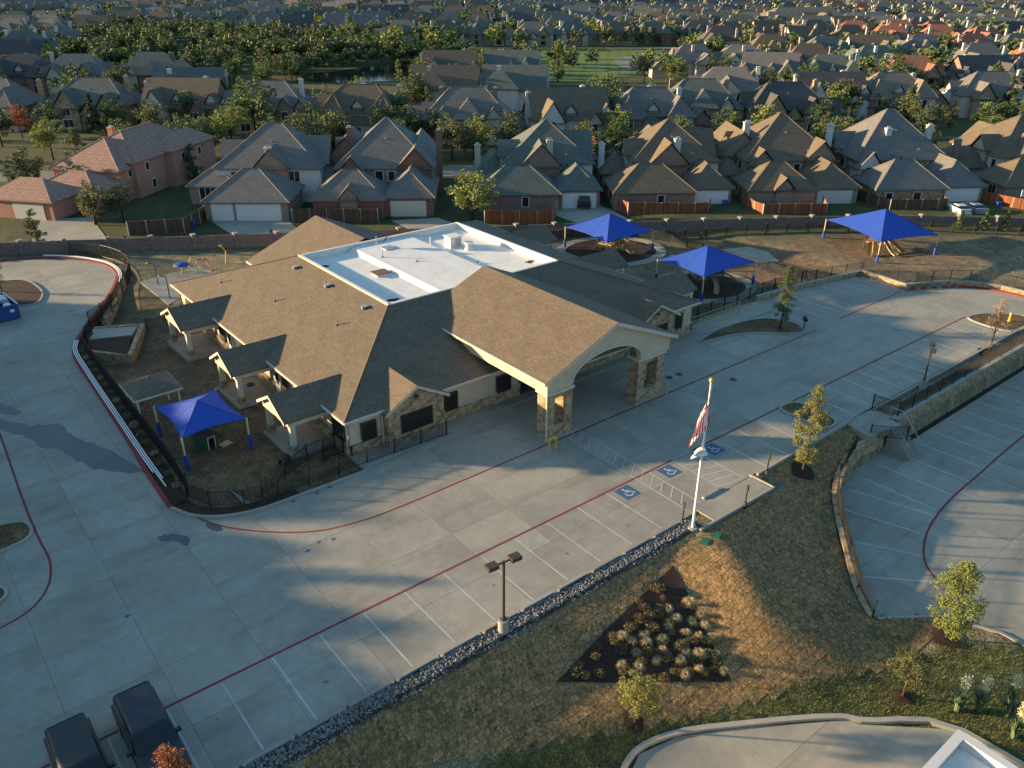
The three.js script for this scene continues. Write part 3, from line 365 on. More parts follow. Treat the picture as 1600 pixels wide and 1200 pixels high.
for (const [X, M] of [[36.05, 39.9], [49.75, 40.6]]) { const b = thingW('pipe_guard', X < 40 ? 'yellow pipe guard hoop at the left portico pier' : 'yellow pipe guard post at the right portico pier', 'bollard', X, M); part(b, 'hoop', X < 40 ? [rod(pv(X - .3, M, 0), pv(X - .3, M, 1.05), .07), rod(pv(X + .3, M - .1, 0), pv(X + .3, M - .1, 1.05), .07), rod(pv(X - .34, M, 1.02), pv(X + .34, M - .1, 1.02), .07)] : [rod(pv(X, M, 0), pv(X, M, 1.15), .07)], mYellow); }

// ---------------------------------------------------------------- walls and fences on the site
let wallTop;
{ const g = thingW('retaining_wall', 'curved stone retaining wall below the lawn beside the lower parking lot', 'wall', 46.8, 22.1, LOW);
  const tops = { 59.2: -.55, 55.1: -.6, 50.1: -.85, 46.8: -1.1, 44.7: -1.35, 41.9: -1.75, 40.7: -2.05 }, xs = Object.keys(tops).map(Number).sort((a, b) => a - b), ty = (X) => { for (let i = 0; i + 1 < xs.length; i++) if (X <= xs[i + 1]) return lerp(tops[xs[i]], tops[xs[i + 1]], clamp((X - xs[i]) / (xs[i + 1] - xs[i]), 0, 1)); return -.55; };
  const s = smooth(wallLow, 5); part(g, 'stone_face', band(s, .45, LOW - .3, (X) => ty(X) + .02), mStone); part(g, 'wall_cap', band(s, .55, (X) => ty(X) + .02, (X) => ty(X) + .11), mStone);
  wallTop = ty; }
{ const g = thingW('retaining_wall', 'long straight stone retaining wall under the black fence of the upper lot', 'wall', 70, 26.1, LOW); part(g, 'stone_face', [band([[61.2, 26.2], [100, 26.2]], .5, LOW - .3, .02), band([[61.2, 26.45], [61.2, 28.3]], .5, LOW - .3, -.08)], mStone); part(g, 'wall_cap', band([[61, 26.2], [100, 26.2]], .6, .02, .12), mKerb); }
{ const g = thingW('retaining_wall', 'stone retaining wall under the left road facing the small playground', 'wall', 17, 84, -1.3);
  part(g, 'stone_face', [band([[13.4, 80.4], [16.0, 77.2], [19.3, 84.2]], .5, -1.7, .05), band([[19.3, 84.2], [15.2, 86.2]], .5, -1.7, .03)], mStone); part(g, 'stone_face', band(smooth([[16.6, 88.2], [18.8, 92.2], [21.6, 98.2], [23.0, 102], [22.8, 105]], 3), .45, -1.7, .06), mStone);
  part(g, 'landing', prism([[13.6, 83.6], [17.6, 82.0], [18.7, 83.9], [15.0, 85.9]], -1.5, .03), concs[2]); part(g, 'soil_fill', prism([[13.5, 80.6], [15.95, 77.7], [17.5, 81.9], [13.5, 83.5]], -1.5, -.05), mMulch2); }
{ const g = thingW('low_stone_wall', 'low stone wall round the far corner of the upper lot', 'wall', 91.3, 41); part(g, 'stone_face', [band([[74.6, 49.75], [82.4, 49.0], [91.7, 47.35]], .35, -.3, .45), band([[91.75, 47.2], [91.25, 41.4], [93.3, 40.5], [95.7, 39.1], [98, 37.1], [99.4, 34.4], [99.6, 31]], .35, -.3, .55)], mStone); part(g, 'wall_cap', [band([[91.75, 47.2], [91.25, 41.4], [93.3, 40.5], [95.7, 39.1], [98, 37.1], [99.4, 34.4], [99.6, 31]], .45, .55, .62), band([[74.6, 49.75], [82.4, 49.0], [91.9, 47.33]], .45, .45, .52)], mKerb); }
function ironFence(label, path, yf, h = 1.25, step = 2.3) {
  const pts = walk(path, step), f = fy(yf), g = thingW('iron_fence', label, 'fence', ...pts[0], f(...pts[0]), 'black iron fences round the school grounds');
  for (const p of pts) { const y = f(...p); part(g, 'post', bx(p[0] - .04, p[0] + .04, y - .2, y + h + .1, p[1] - .04, p[1] + .04), mBlack); }
  for (let i = 0; i + 1 < pts.length; i++) { const a = pts[i], b = pts[i + 1], ya = f(...a), yb = f(...b);
    for (const r of [.15, h - .06]) part(g, 'rail', rod(pv(...a, ya + r), pv(...b, yb + r), .022, 4), mBlack);
    const n = Math.floor(Math.hypot(b[0] - a[0], b[1] - a[1]) / .12), l = []; for (let k = 1; k < n; k++) { const t = k / n; const X = lerp(a[0], b[0], t), M = lerp(a[1], b[1], t), y = lerp(ya, yb, t); l.push(bx(X - .013, X + .013, y + .1, y + h, M - .013, M + .013)); }
    const q = part(g, 'pickets', l, mBlack); q.userData.kind = 'stuff'; }
  return g;
}
ironFence('black iron fence curving along the front kerb of the left playground', [...smooth([[12.1, 50.6], [12.4, 49.4], [13.5, 47.9], [15.3, 47.2], [18.0, 46.9], [20, 46.9]], 4), [30.9, 46.5]], .02);
ironFence('tall black iron fence between the left road kerb and small playground', [...smooth([[12.3, 50.9], [12.5, 55], [12.6, 66], [12.8, 76], [13.0, 80.6], [14.6, 84.4]], 4)], .02, 1.75);
ironFence('black iron fence on the stone wall at the back of the left road', smooth([[14.9, 86.4], [17.3, 89], [19.4, 92.4], [22.2, 98.2], [23.4, 102.2], [23.1, 106.6], [21.6, 110.2], [19.2, 113]], 4), .02, 1.7);
ironFence('black iron fence crossing the dirt from stone landing to first porch', [[19.6, 84], [23.3, 80.4]], groundY, 1.2);
ironFence('black iron fence between front lot and the last porch of the school', [[16.2, 47.6], [21.6, 50.3], [23.2, 50.3]], .02, 1.3);
ironFence('black iron fence on top of the long straight retaining wall', [[61.1, 28.2], [61.2, 26.2], [99, 26.2]], .1, 1.3);
ironFence('black iron fence above the curved retaining wall by the steps', [[57.5, 26.2], [59.0, 25.9], [59.5, 24.2]], -.5, 1.2);
ironFence('black iron fence following the top of the curved retaining wall', smooth(wallLow.slice(1), 4), (X) => wallTop(X) + .1, 1.1);
ironFence('black iron fence behind the ramp and right playgrounds', [[62.8, 50.0], [68, 50.2], [78, 50.4], [84.3, 49.6], [91.9, 47.6]], .1, 1.35);
ironFence('black iron fence on the low stone wall of the far playground', [[91.9, 47.4], [91.4, 41.6], [95.9, 39.3], [98.2, 37.3], [99.6, 34.4], [99.8, 31]], .6, 1.3);
ironFence('black iron fence dividing the two right playgrounds from the hill', [[64, 79], [71, 81.5], [80, 77.5], [83.5, 70], [82.5, 62], [84.3, 50]], .05, 1.35, 2.8);
ironFence('black iron fence in front of the perimeter wall at the right', [[84, 71.8], [100, 61.6], [112, 53.5], [124, 40]], groundY, 1.3, 2.8);
{ const g = thingW('gate', 'black iron gate beside the nearest porch of the school', 'gate', 22.2, 49.6); part(g, 'gate_frame', [bx(21.7, 21.78, 0, 1.7, 49.2, 49.28), bx(23.35, 23.43, 0, 1.7, 49.2, 49.28), bx(21.7, 23.43, 1.6, 1.67, 49.21, 49.27), bx(21.7, 23.43, .12, .19, 49.21, 49.27)], mBlack); part(g, 'gate_bars', Array.from({ length: 13 }, (_, i) => bx(21.86 + i * .115, 21.88 + i * .115, .15, 1.62, 49.23, 49.25)), mBlack).userData.kind = 'stuff'; part(g, 'lock_box', bx(22.5, 22.64, .9, 1.04, 49.18, 49.3), mBlack); }
{ const g = thingW('ramp_railing', 'pale metal ramp handrail at the right end of the school', 'railing', 63, 48.6); for (const M of [48.2, 49.2]) { for (let i = 0; i < 6; i++) part(g, 'post', rod(pv(63 + i * 1.6, M, .05), pv(63 + i * 1.6, M, .98), .03), mTan); for (const y of [.5, .95]) part(g, 'rail', rod(pv(63, M, y), pv(71, M, y), .03), mTan); } }
{ const g = thingW('stair_railing', 'grey metal handrail hoops at the steps to the lower lot', 'railing', 59.3, 26); for (const X of [59.3, 61.05]) part(g, 'handrail', [rod(pv(X, 26.6, 0), pv(X, 26.6, .95), .03), rod(pv(X, 26.6, .95), pv(X, 25.6, .95), .03), rod(pv(X, 25.6, .95), pv(X, 23.8, -.9), .03), rod(pv(X, 23.8, -.9), pv(X, 23.8, LOW), .03)], mSteel); }
// long white pipes stacked along the kerb of the left road
{ const mPipe = mat(C(.72, .74, .76), { roughness: .4 });
  const tube = (pts, y, r) => new THREE.TubeGeometry(new THREE.CatmullRomCurve3(pts.map(p => new THREE.Vector3(p[0], y, -p[1]))), 40, r, 6);
  const A = smooth([[11.35, 52.6], [11.4, 57], [11.65, 66], [11.95, 76], [12.25, 81.2], [12.9, 83.4]], 3), B = smooth([[21.0, 98.2], [22.1, 102], [22, 106], [20.6, 109.4], [18.6, 112.2], [16.4, 114.2]], 3);
  for (const [P, d] of [[A, 'along the kerb of the left playground'], [B, 'on the kerb at the back bend of the left road']]) { const g = thingW('pipe_bundle', 'long white pipes lying ' + d, 'pipes', ...P[0]); for (let i = 0; i < 3; i++) part(g, 'pipe', tube(offs(i === 1 ? P : i ? P.slice(2) : P.slice(1), (i - 1) * .15), .205, .05), mPipe); } }

// ---------------------------------------------------------------- lamps, flag, small posts
function lamp(label, X, M, h, y, turn) {
  const g = thing('parking_lamp', label, 'street lamp', X, M, y, 'twin head parking lot lamps', turn);
  part(g, 'concrete_base', (() => { const c = new THREE.CylinderGeometry(.31, .31, .95, 20); c.translate(0, .4, 0); return c; })(), mKerb); part(g, 'pole', [box(.13, h - .8, .13, 0, .85 + (h - .8) / 2, 0), box(.3, .05, .3, 0, .89, 0)], mBronze); part(g, 'arm', box(1.0, .08, .08, 0, h - .02, 0), mBronze);
  for (const s of [-1, 1]) { const hd = part(g, 'lamp_head', (() => { const b = box(.62, .24, .5, s * .72, h, 0); return b; })(), mBronze); part(hd, 'lens', box(.46, .03, .36, s * .72, h - .13, 0), mGlass); }
}
lamp('twin bronze lamp on white base at the gravel edge of the front stalls', 21.3, 27.1, 4.8, -.05, -.1); lamp('twin bronze lamp on the strip above the long straight retaining wall', 68.3, 27.6, 4.0, -.1, .5);
{ const X = 36.75, M = 26.75, g = thing('flagpole', 'white flagpole with gold ball at the corner of the front lot', 'flagpole', X, M, 0); part(g, 'pole', rod([0, 0, 0], [0, 10.7, 0], .1, 14, .05), mat(C(.75, .75, .74), { roughness: .35 })); part(g, 'finial', (() => { const s = new THREE.SphereGeometry(.14, 14, 10); s.translate(0, 10.82, 0); return s; })(), mYellow); part(g, 'footing', (() => { const c = new THREE.CylinderGeometry(.3, .34, .12, 18); c.translate(0, .03, 0); return c; })(), mKerb); part(g, 'rope', rod([.12, 1.2, 0], [.1, 10.6, 0], .012, 4), mWhite); part(g, 'cleat', box(.05, .2, .05, .12, 1.2, 0), mSteel);
  const cv = document.createElement('canvas'); cv.width = 380; cv.height = 200; const c = cv.getContext('2d');
  for (let i = 0; i < 13; i++) { c.fillStyle = i % 2 ? '#f6f1ea' : '#c4142c'; c.fillRect(0, i * 200 / 13, 380, 200 / 13 + 1); } c.fillStyle = '#1d2547'; c.fillRect(0, 0, 152, 200 * 7 / 13); c.fillStyle = '#eeeeee';
  for (let r = 0; r < 9; r++) for (let k = 0; k < (r % 2 ? 5 : 6); k++) { const x = (r % 2 ? 25.5 : 12.8) + k * 25.3, y = 11 + r * 10.7; c.beginPath(); for (let q = 0; q < 10; q++) { const a = q * Math.PI / 5 - Math.PI / 2, R = q % 2 ? 2 : 5; c.lineTo(x + R * Math.cos(a), y + R * Math.sin(a)); } c.closePath(); c.fill(); }
  const t = new THREE.CanvasTexture(cv); t.colorSpace = THREE.SRGBColorSpace;
  const cloth = (w, h, y1, drop, out, m, name, label, fold) => { const gm = new THREE.PlaneGeometry(1, 1, 40, 16), p = gm.attributes.position; const dx = -.779, dz = -.627;
    for (let i = 0; i < p.count; i++) { const u = p.getX(i) + .5, v = p.getY(i) + .5, k = Math.min(1, u * 3), f = fold * Math.sin(u * 13 + v * 3) * k, q = .12 + u * w * out, yy = y1 - (1 - v) * h * (1 - .35 * k) - u * w * drop + .1 * Math.sin(v * 5) * k, s = (v - .5) * 1.05 * k * (.35 + .65 * u); p.setXYZ(i, (q - s) * dx + f * dz, yy, (q - s) * dz - f * dx); }
    gm.computeVertexNormals(); const me = new THREE.Mesh(gm, m); me.name = numbered(name); me.position.set(X, 0, -M); me.castShadow = me.receiveShadow = true; tag(me, label, 'flag'); scene.add(me); };
  cloth(3.9, 2.2, 10.55, .76, .06, new THREE.MeshPhysicalMaterial({ map: t, roughness: .9, side: THREE.DoubleSide, transmission: .3, thickness: 0 }), 'flag', 'red and white striped flag with starred blue corner hanging limp', .09);
  cloth(.95, .6, 6.5, .85, .03, new THREE.MeshStandardMaterial({ color: C(.7, .7, .7), roughness: .85, side: THREE.DoubleSide }), 'flag', 'plain pale flag hanging below the striped flag on the pole', .1);
}
[[36.4, 27.35, 'at the foot of the flagpole'], [41.3, 26.05, 'on the lawn side of the flag walk'], [45.7, 27.5, 'at the end of the stalls near the young tree']].forEach(([X, M, d]) => { const g = thing('light_bollard', 'slim dark path light post ' + d, 'path light', X, M, 0, 'path lights by the flag walk'); part(g, 'post', rod([0, -.2, 0], [0, 1.55, 0], .045, 8), mBlack); part(g, 'lamp_head', box(.14, .42, .14, 0, 1.6, 0), mBronze); part(g, 'collar', box(.16, .3, .16, 0, .35, 0), mBronze); });
{ const g = thing('wheel_stop', 'long pale concrete wheel stop at the hatched parking aisle', 'wheel stop', 40.9, 28.5, 0); part(g, 'block', (() => { const s = new THREE.Shape(); s.moveTo(-.14, 0); s.lineTo(.14, 0); s.lineTo(.09, .16); s.lineTo(-.09, .16); s.closePath(); const e = new THREE.ExtrudeGeometry(s, { depth: 2.0, bevelEnabled: false }); e.rotateY(Math.PI / 2); e.translate(-1, 0, 0); return e; })(), mKerb); for (const s of [-.7, .7]) part(g, 'anchor_pin', rod([s, .15, 0], [s, .175, 0], .03, 8), mBronze); }
[[36.4, 25.35, 'nearer the flagpole'], [37.5, 25.3, 'farther from the flagpole']].forEach(([X, M, d], i) => { const g = thing('valve_box', 'green irrigation valve box lid in the lawn, ' + d, 'valve box', X, M, lawnY(X, M), 'green valve boxes', .4); part(g, 'lid', box(.62, .06, .42, 0, .05, 0), mat(C(.015, .13, .06), { roughness: .6 })); part(g, 'rim', box(.74, .08, .54, 0, .0, 0), mGreenPl); });
{ const g = thing('mailbox', 'dark mailbox on a short post at the entry island', 'mailbox', 71.4, 41.6, .1, undefined, .7); part(g, 'post', box(.1, 1.0, .1, 0, .5, 0), mBronze); part(g, 'box', (() => { const c = new THREE.CylinderGeometry(.2, .2, .75, 14, 1); c.rotateZ(Math.PI / 2); c.translate(0, 1.15, 0); return J([c, box(.75, .2, .4, 0, 1.06, 0)]); })(), mBlack); }
{ const g = thing('hydrant', 'yellow fire hydrant on the far right island', 'hydrant', 90.2, 29.6, .1); part(g, 'barrel', (() => { const c = new THREE.LatheGeometry([[0, 0], [.2, 0], [.2, .08], [.13, .1], [.13, .7], [.17, .74], [.15, .86], [0, .95]].map(p => new THREE.Vector2(...p)), 14); return c; })(), mYellow); for (const s of [-1, 1]) part(g, 'outlet', rod([0, .55, 0], [s * .25, .55, 0], .07, 8), mYellow); }

// ---------------------------------------------------------------- gravel, sod, planting bed
{ const g = new THREE.IcosahedronGeometry(1, 1), p = g.attributes.position; for (let i = 0; i < p.count; i++) { const k = .8 + .4 * hash(Math.round(p.getX(i) * 9), Math.round(p.getY(i) * 9 + p.getZ(i) * 31), 2); p.setXYZ(i, p.getX(i) * k, p.getY(i) * k * .7, p.getZ(i) * k); } g.computeVertexNormals();
  const N = 9500, im = new THREE.InstancedMesh(g, mat(C(1, 1, 1), { roughness: .85 }), N), m4 = new THREE.Matrix4(), q = new THREE.Quaternion(), e = new THREE.Euler();
  for (let i = 0; i < N; i++) { const X = rr(-11, 37.2), M = rr(26.55, 27.62) + .12 * Math.sin(X * 1.1), s = rr(.035, .08); q.setFromEuler(e.set(rr(0, 6), rr(0, 6), rr(0, 6))); m4.compose(new THREE.Vector3(X, -.04 + (M < 26.8 ? -.08 : 0) + rr(0, .06), -M), q, new THREE.Vector3(s * rr(.8, 1.5), s, s)); im.setMatrixAt(i, m4); const k = rr(.08, .28); im.setColorAt(i, C(k, k * rr(.93, 1), k * rr(.82, .97))); }
  im.name = 'gravel'; im.userData.kind = 'stuff'; tag(im, 'grey river stones in a strip along the front kerb', 'gravel'); im.castShadow = im.receiveShadow = true; scene.add(im);
  surf('gravel_bed', ribbon([[-12, 27.1], [37.4, 27.1]], 1.1, -.03), mat(C(.12, .115, .105), { map: tSoil }));
}
const bedPoly = [[33.2, 25.2], [21.9, 23.3], [29.5, 17.7]];
{ // laid sod pieces on the front lawn
  const lawn = struct('front_lawn'), shades = [[.70, .57, .40], [.66, .54, .38], [.60, .51, .35], [.73, .59, .42], [.56, .49, .33], [.68, .55, .39]].map((c, i) => { const t = tDry.clone(); t.offset.set(i * .31, i * .17); t.needsUpdate = true; return mat(C(...c), { map: t, bumpMap: t, bumpScale: .02 }); });
  const piece = (X, M, w, d, a, lift) => { const ca = Math.cos(a), sa = Math.sin(a), P = [], n = [3, 2]; for (let j = 0; j <= n[1]; j++) for (let i = 0; i <= n[0]; i++) { const ex = (i === 0 || i === n[0]) ? rr(-.008, .008) : 0, u = (i / n[0] - .5) * w + ex, v = (j / n[1] - .5) * d + rr(-.006, .006), x = X + u * ca - v * sa, m = M + u * sa + v * ca; P.push([x, groundY(x, m) + lift + rr(0, .006), -m]); }
    const T = [], W = n[0] + 1, tr = (a, b, c) => T.push(...P[a], ...P[b], ...P[c]); for (let j = 0; j < n[1]; j++) for (let i = 0; i < n[0]; i++) { const q = j * W + i; tr(q, q + 1, q + W + 1); tr(q, q + W + 1, q + W); }
    const ed = []; for (let i = 0; i < n[0]; i++) { ed.push([i + 1, i]); ed.push([n[1] * W + i, n[1] * W + i + 1]); } for (let j = 0; j < n[1]; j++) { ed.push([j * W, j * W + W]); ed.push([j * W + W + n[0], j * W + n[0]]); } const dn = (p) => [p[0], p[1] - .08, p[2]]; for (const [s, t] of ed) T.push(...P[s], ...P[t], ...dn(P[t]), ...P[s], ...dn(P[t]), ...dn(P[s])); return tri(T); };
  const cand = []; const ok = (X, M) => !inside([X, M], bedPoly) && !inside([X, M], botPoly) && !inside([X, M], lowPoly) && M > 20.4 - (X - 20) * .42 && M < (X > 46.4 ? 27.7 : X > 36 ? 25.9 : 26.45) && M > 13 && !inside([X + .5, M - .4], lowPoly) && !(X > 55 && M < 27);
  for (let j = 0; j < 40; j++) for (let i = 0; i < 76; i++) { // courses parallel to the lot near the top, turned below the bed
    const M = 27.61 - j * .47, X = 6 + i * .72 + (j % 2) * .36; if (X < 58.6 && ok(X, M)) cand.push([X, M, .695, .448, rr(-.01, .01)]); }
  cand.sort((a, b) => Math.hypot(a[0], a[1]) - Math.hypot(b[0], b[1])); const vis = cand.filter(c => c[0] > 9), rest = [[], [], [], [], [], []];
  vis.forEach(([X, M, w, d, a], i) => { const f = Math.hypot(X - 33, M - 19) < 7 ? 0 : 2, sh = fbm(X * .25 + 9, M * .25, 0, 4, 3) > .52 ? [2, 4, 1][Math.floor(rnd() * 3)] : [0, 3, 5, 1][Math.floor(rnd() * 4)], g = piece(X, M, w, d, a, .014 + .008 * hash(i, 2, 2)); if (i < 290) part(lawn, 'sod_piece', g, shades[sh]); else rest[sh].push(g); });
  rest.forEach((l, i) => { if (l.length) { const o = part(lawn, 'sod_field', l, shades[i]); o.userData.kind = 'stuff'; } });
}
function drape(poly, y, m, name) { const xs = poly.map(p => p[0]), ms = poly.map(p => p[1]), st = .4, l = []; for (let X = Math.min(...xs); X < Math.max(...xs); X += st) for (let M = Math.min(...ms); M < Math.max(...ms); M += st) { const p = clipCell(poly, X, X + st, M, M + st); if (p.length < 3) continue; const q = area(p) < 0 ? p.slice().reverse() : p; for (const t of triang(q)) for (const i of t) l.push(...pv(...q[i], groundY(...q[i]) + y)); } return surf(name, tri(l), m); }
drape(bedPoly, .06, mMulch, 'planting_bed');
// blades, leaves
function leafGeo(n, place, size, flat = .5) { // n small four-sided leaves, place(k) -> [x,y,z]
  const P = new Float32Array(n * 18), K = new Float32Array(n * 18), a = new THREE.Vector3(), b = new THREE.Vector3();
  for (let k = 0; k < n; k++) { const [x, y, z, s0 = 1, tone = 1] = place(k), s = size * s0 * rr(.6, 1.35); a.set(rr(-1, 1), rr(-flat, flat), rr(-1, 1)).normalize().multiplyScalar(s); b.set(rr(-1, 1), rr(-1, 1), rr(-1, 1)).cross(a).normalize().multiplyScalar(s * .55); const c = [[x - a.x, y - a.y, z - a.z], [x + b.x, y + b.y, z + b.z], [x + a.x, y + a.y, z + a.z], [x - b.x, y - b.y, z - b.z]], o = [0, 1, 2, 0, 2, 3], t = rr(.82, 1.18) * tone, w = rr(.92, 1.1); o.forEach((q, i) => { P.set(c[q], k * 18 + i * 3); K.set([t * w, t, t * .9], k * 18 + i * 3); }); }
  const g = new THREE.BufferGeometry(); g.setAttribute('position', new THREE.BufferAttribute(P, 3)); g.setAttribute('color', new THREE.BufferAttribute(K, 3)); g.computeVertexNormals(); return g;
}
const leafMat = (r, g, b, o = {}) => new THREE.MeshPhysicalMaterial({ color: C(r, g, b), vertexColors: true, roughness: .85, side: THREE.DoubleSide, transmission: .25, thickness: 0, ...o });
function bladeClump(n, len, spread, w, arch = 0) { const a = [], K = []; for (let i = 0; i < n; i++) { const t = rr(0, 6.28), lean = rr(.35, 1) * spread, r0 = rr(0, .1), L = len * rr(.7, 1.1), t1 = rr(.7, 1.25), dir = [Math.cos(t), Math.sin(t)], side = [-dir[1] * w, dir[0] * w]; let prev = null; for (let k = 0; k <= 4; k++) { const u = k / 4, h = arch ? L * (1.15 * u - (.55 + .5 * lean) * u * u) : L * (u - .55 * u * u * lean), r = arch ? r0 + L * lean * (.12 * u + .42 * u * u) : r0 + L * lean * u * u * .75, ww = 1 - u * .85, c = [[dir[0] * r + side[0] * ww, h, dir[1] * r + side[1] * ww], [dir[0] * r - side[0] * ww, h, dir[1] * r - side[1] * ww]]; if (prev) { a.push(...prev[0], ...prev[1], ...c[1], ...prev[0], ...c[1], ...c[0]); for (let q = 0; q < 6; q++) K.push(t1, t1 * .98, t1 * .9); } prev = c; } } const g = tri(a); g.setAttribute('color', new THREE.Float32BufferAttribute(K, 3)); g.computeVertexNormals(); return g; }
{ const geos = [0, 1, 2, 3].map(i => bladeClump(230, 1.25 + i * .1, .95, .016, 1)), mg = [leafMat(.58, .46, .28), leafMat(.50, .41, .25), leafMat(.33, .31, .18)];
  [[26.7, 23.2], [27.0, 22.7], [26.6, 22.0], [27.6, 22.2], [28.5, 21.8], [30.3, 23.0], [30.2, 22.3], [30.8, 21.6], [31.2, 21.0], [30.9, 20.2], [29.4, 19.9], [30.2, 19.3], [29.6, 18.3], [27.7, 19.4], [31.7, 22.6], [25.5, 22.0], [29.0, 21.0], [28.0, 21.3], [29.4, 22.2], [28.9, 20.4], [27.2, 21.0], [30.3, 20.7], [28.2, 20.2], [26.1, 21.3], [29.9, 21.3], [27.9, 22.6], [31.6, 21.6], [28.6, 19.2]].sort((a, b) => a[0] - b[0]).forEach(([X, M], i) => {
    const o = raw(scene, numbered('ornamental_grass'), geos[i % 4], mg[i % 3]); o.position.set(X, groundY(X, M) + .05, -M); o.rotation.y = i; o.scale.set(.42 + .34 * hash(i, 3, 3), .34 + .34 * hash(i, 7, 3), .42 + .34 * hash(i, 5, 3)); tag(o, `pale arching grass clump in the triangular bed, ${ord(i)} from its left side`, 'grass clump', 'ornamental grasses in the triangular bed'); });
  const sg = [0, 1, 2].map(() => leafGeo(260, () => { const t = rr(0, 6.28), r = Math.sqrt(rnd()) * .5; return [r * Math.cos(t), rr(.05, .5) * (1 - r * .7), r * Math.sin(t)]; }, .07)), ms = [leafMat(.12, .10, .035), leafMat(.16, .14, .045), leafMat(.11, .07, .035)];
  let n = 0; const sh = []; for (let i = 0; i < 400 && n < 56; i++) { const X = rr(22, 33), M = rr(17.8, 25.2); if (!inside([X, M], bedPoly) || !inside([X + (27.6 - X) * -.06, M + (21.8 - M) * -.06], bedPoly)) continue; sh.push([X, M]); n++; } sh.sort((a, b) => a[0] - b[0]); n = 0; for (const [X, M] of sh) { const i = n, o = raw(scene, numbered('bed_shrub'), sg[n % 3], ms[n % 3]); o.position.set(X, groundY(X, M) + .02, -M); o.rotation.y = i; o.scale.setScalar(rr(.45, .8)); tag(o, `low bronze-leaved shrub in the triangular bed, ${ord(n)} from its left corner`, 'shrub', 'low shrubs in the triangular bed'); n++; } }
{ // turf of the green strip, and dry tufts on the lawn
  const tuft = bladeClump(9, .16, .8, .006), N = 9000, im = new THREE.InstancedMesh(tuft, leafMat(.5, .62, .16, { transmission: 0 }), N), m4 = new THREE.Matrix4(), q = new THREE.Quaternion(), up = new THREE.Vector3(0, 1, 0); let n = 0;
  for (let i = 0; i < 90000 && n < N; i++) { const X = rr(8, 46), M = rr(2, 22); if (inside([X, M], botPoly) || inside([X, M], lowPoly) || M > 20.1 - (X - 20) * .42 + fbm(X * .6 + 40, M * .6 + 40, 0, 8, 3) * 1.7) continue; if (inside([X + .3, M], botPoly) || inside([X - .4, M - .3], botPoly)) continue; q.setFromAxisAngle(up, rr(0, 6.3)); m4.compose(new THREE.Vector3(X, groundY(X, M), -M), q, new THREE.Vector3(1, 1, 1).multiplyScalar(rr(.5, 1.2))); im.setMatrixAt(n, m4); const k = rr(.14, .42); im.setColorAt(n, C(k * rr(.8, 1.3), k, k * rr(.6, 1))); n++; }
  im.count = n; im.name = 'turf_grass'; im.userData.kind = 'stuff'; tag(im, 'green turf on the strip above the street corner kerb', 'grass'); im.castShadow = im.receiveShadow = true; scene.add(im); }
{ const mY = leafMat(.13, .2, .10), yg = bladeClump(70, 1.15, .6, .045), fl = leafGeo(160, () => [rr(-.14, .14), rr(1.0, 1.6), rr(-.14, .14)], .05);
  [[37.6, 9.4], [38.5, 8.7], [39.3, 7.6], [38.2, 6.8], [40.3, 7.9]].forEach(([X, M], i) => { const g = thing('yucca', ['spiky yucca nearest the white flat roof', 'spiky yucca with a tall cream flower spike', 'spiky yucca at the right edge of the picture', 'small spiky yucca at the bottom right corner', 'spiky yucca farthest right in its bed'][i], 'yucca', X, M, groundY(X, M), 'yuccas by the street corner', i); g.scale.setScalar(1.25 + .3 * hash(i, 1, 5)); raw(g, 'leaves', yg, mY); if (i % 3 !== 2) raw(g, 'flower_spike', fl, leafMat(.62, .58, .38)); }); }

// ---------------------------------------------------------------- shade sails and play equipment
const mSeam = mat(C(.01, .04, .25), { roughness: .7 });
function shade(label, c, y0, h, rise, padH) { // c: four plan corners in order
  const cx = c.reduce((s, p) => s + p[0], 0) / 4, cm = c.reduce((s, p) => s + p[1], 0) / 4, g = thingW('shade_sail', label, 'shade canopy', cx, cm, y0, 'blue shade canopies over the playgrounds');
  const n = 12, a = [], top = y0 + h, P = (i, u, v) => { // v: 0 at the edge, 1 at the peak; edges sag inwards
    const A = c[i], B = c[(i + 1) % 4], e = .12 * 4 * u * (1 - u) * (1 - v), X = lerp(lerp(A[0], B[0], u), cx, v + (1 - v) * e), M = lerp(lerp(A[1], B[1], u), cm, v + (1 - v) * e); return [X, top + rise * (v * .82 + .18 * v * v) + .12 * e, -M]; };
  for (let i = 0; i < 4; i++) { const t = []; for (let j = 0; j < n; j++) for (let k = 0; k < n; k++) { const u0 = k / n, u1 = (k + 1) / n, v0 = j / n, v1 = (j + 1) / n; t.push(...P(i, u0, v0), ...P(i, u1, v0), ...P(i, u1, v1), ...P(i, u0, v0), ...P(i, u1, v1), ...P(i, u0, v1)); } part(g, 'fabric_panel', tri(t), mSail); for (const u of [0, .5]) part(g, 'seam', Array.from({ length: 6 }, (_, k) => rod(P(i, u, k / 6), P(i, u, (k + 1) / 6), u ? .014 : .03, 5)), mSeam); part(g, 'edge_cable', Array.from({ length: 8 }, (_, k) => rod(P(i, k / 8, 0), P(i, (k + 1) / 8, 0), .03, 5)), mSeam); }
  for (const [X, M] of c) { const y = groundY(X, M); const p = part(g, 'post', rod(pv(X, M, Math.min(y, y0) - .1), pv(X, M, top + .05), .075, 10), mPost); part(p, 'post_pad', rod(pv(X, M, y0), pv(X, M, y0 + padH), .16, 12), mPad); }
}
shade('blue shade canopy over the small playground left of the school', [[13.4, 54.2], [18.2, 54.2], [18.2, 60.3], [13.4, 60.3]], -.05, 2.6, 1.05, 1.25);
shade('leftmost blue shade canopy behind the school, over a round play area', [[70.0, 68.7], [78.3, 68.6], [78.8, 77.0], [70.7, 77.0]], .0, 2.75, 2.1, 1.1);
shade('blue shade canopy at the right end of the school over mulch', [[69.3, 53.1], [78.3, 53.0], [78.1, 60.0], [70.0, 60.4]], .0, 2.8, 1.9, 1.1);
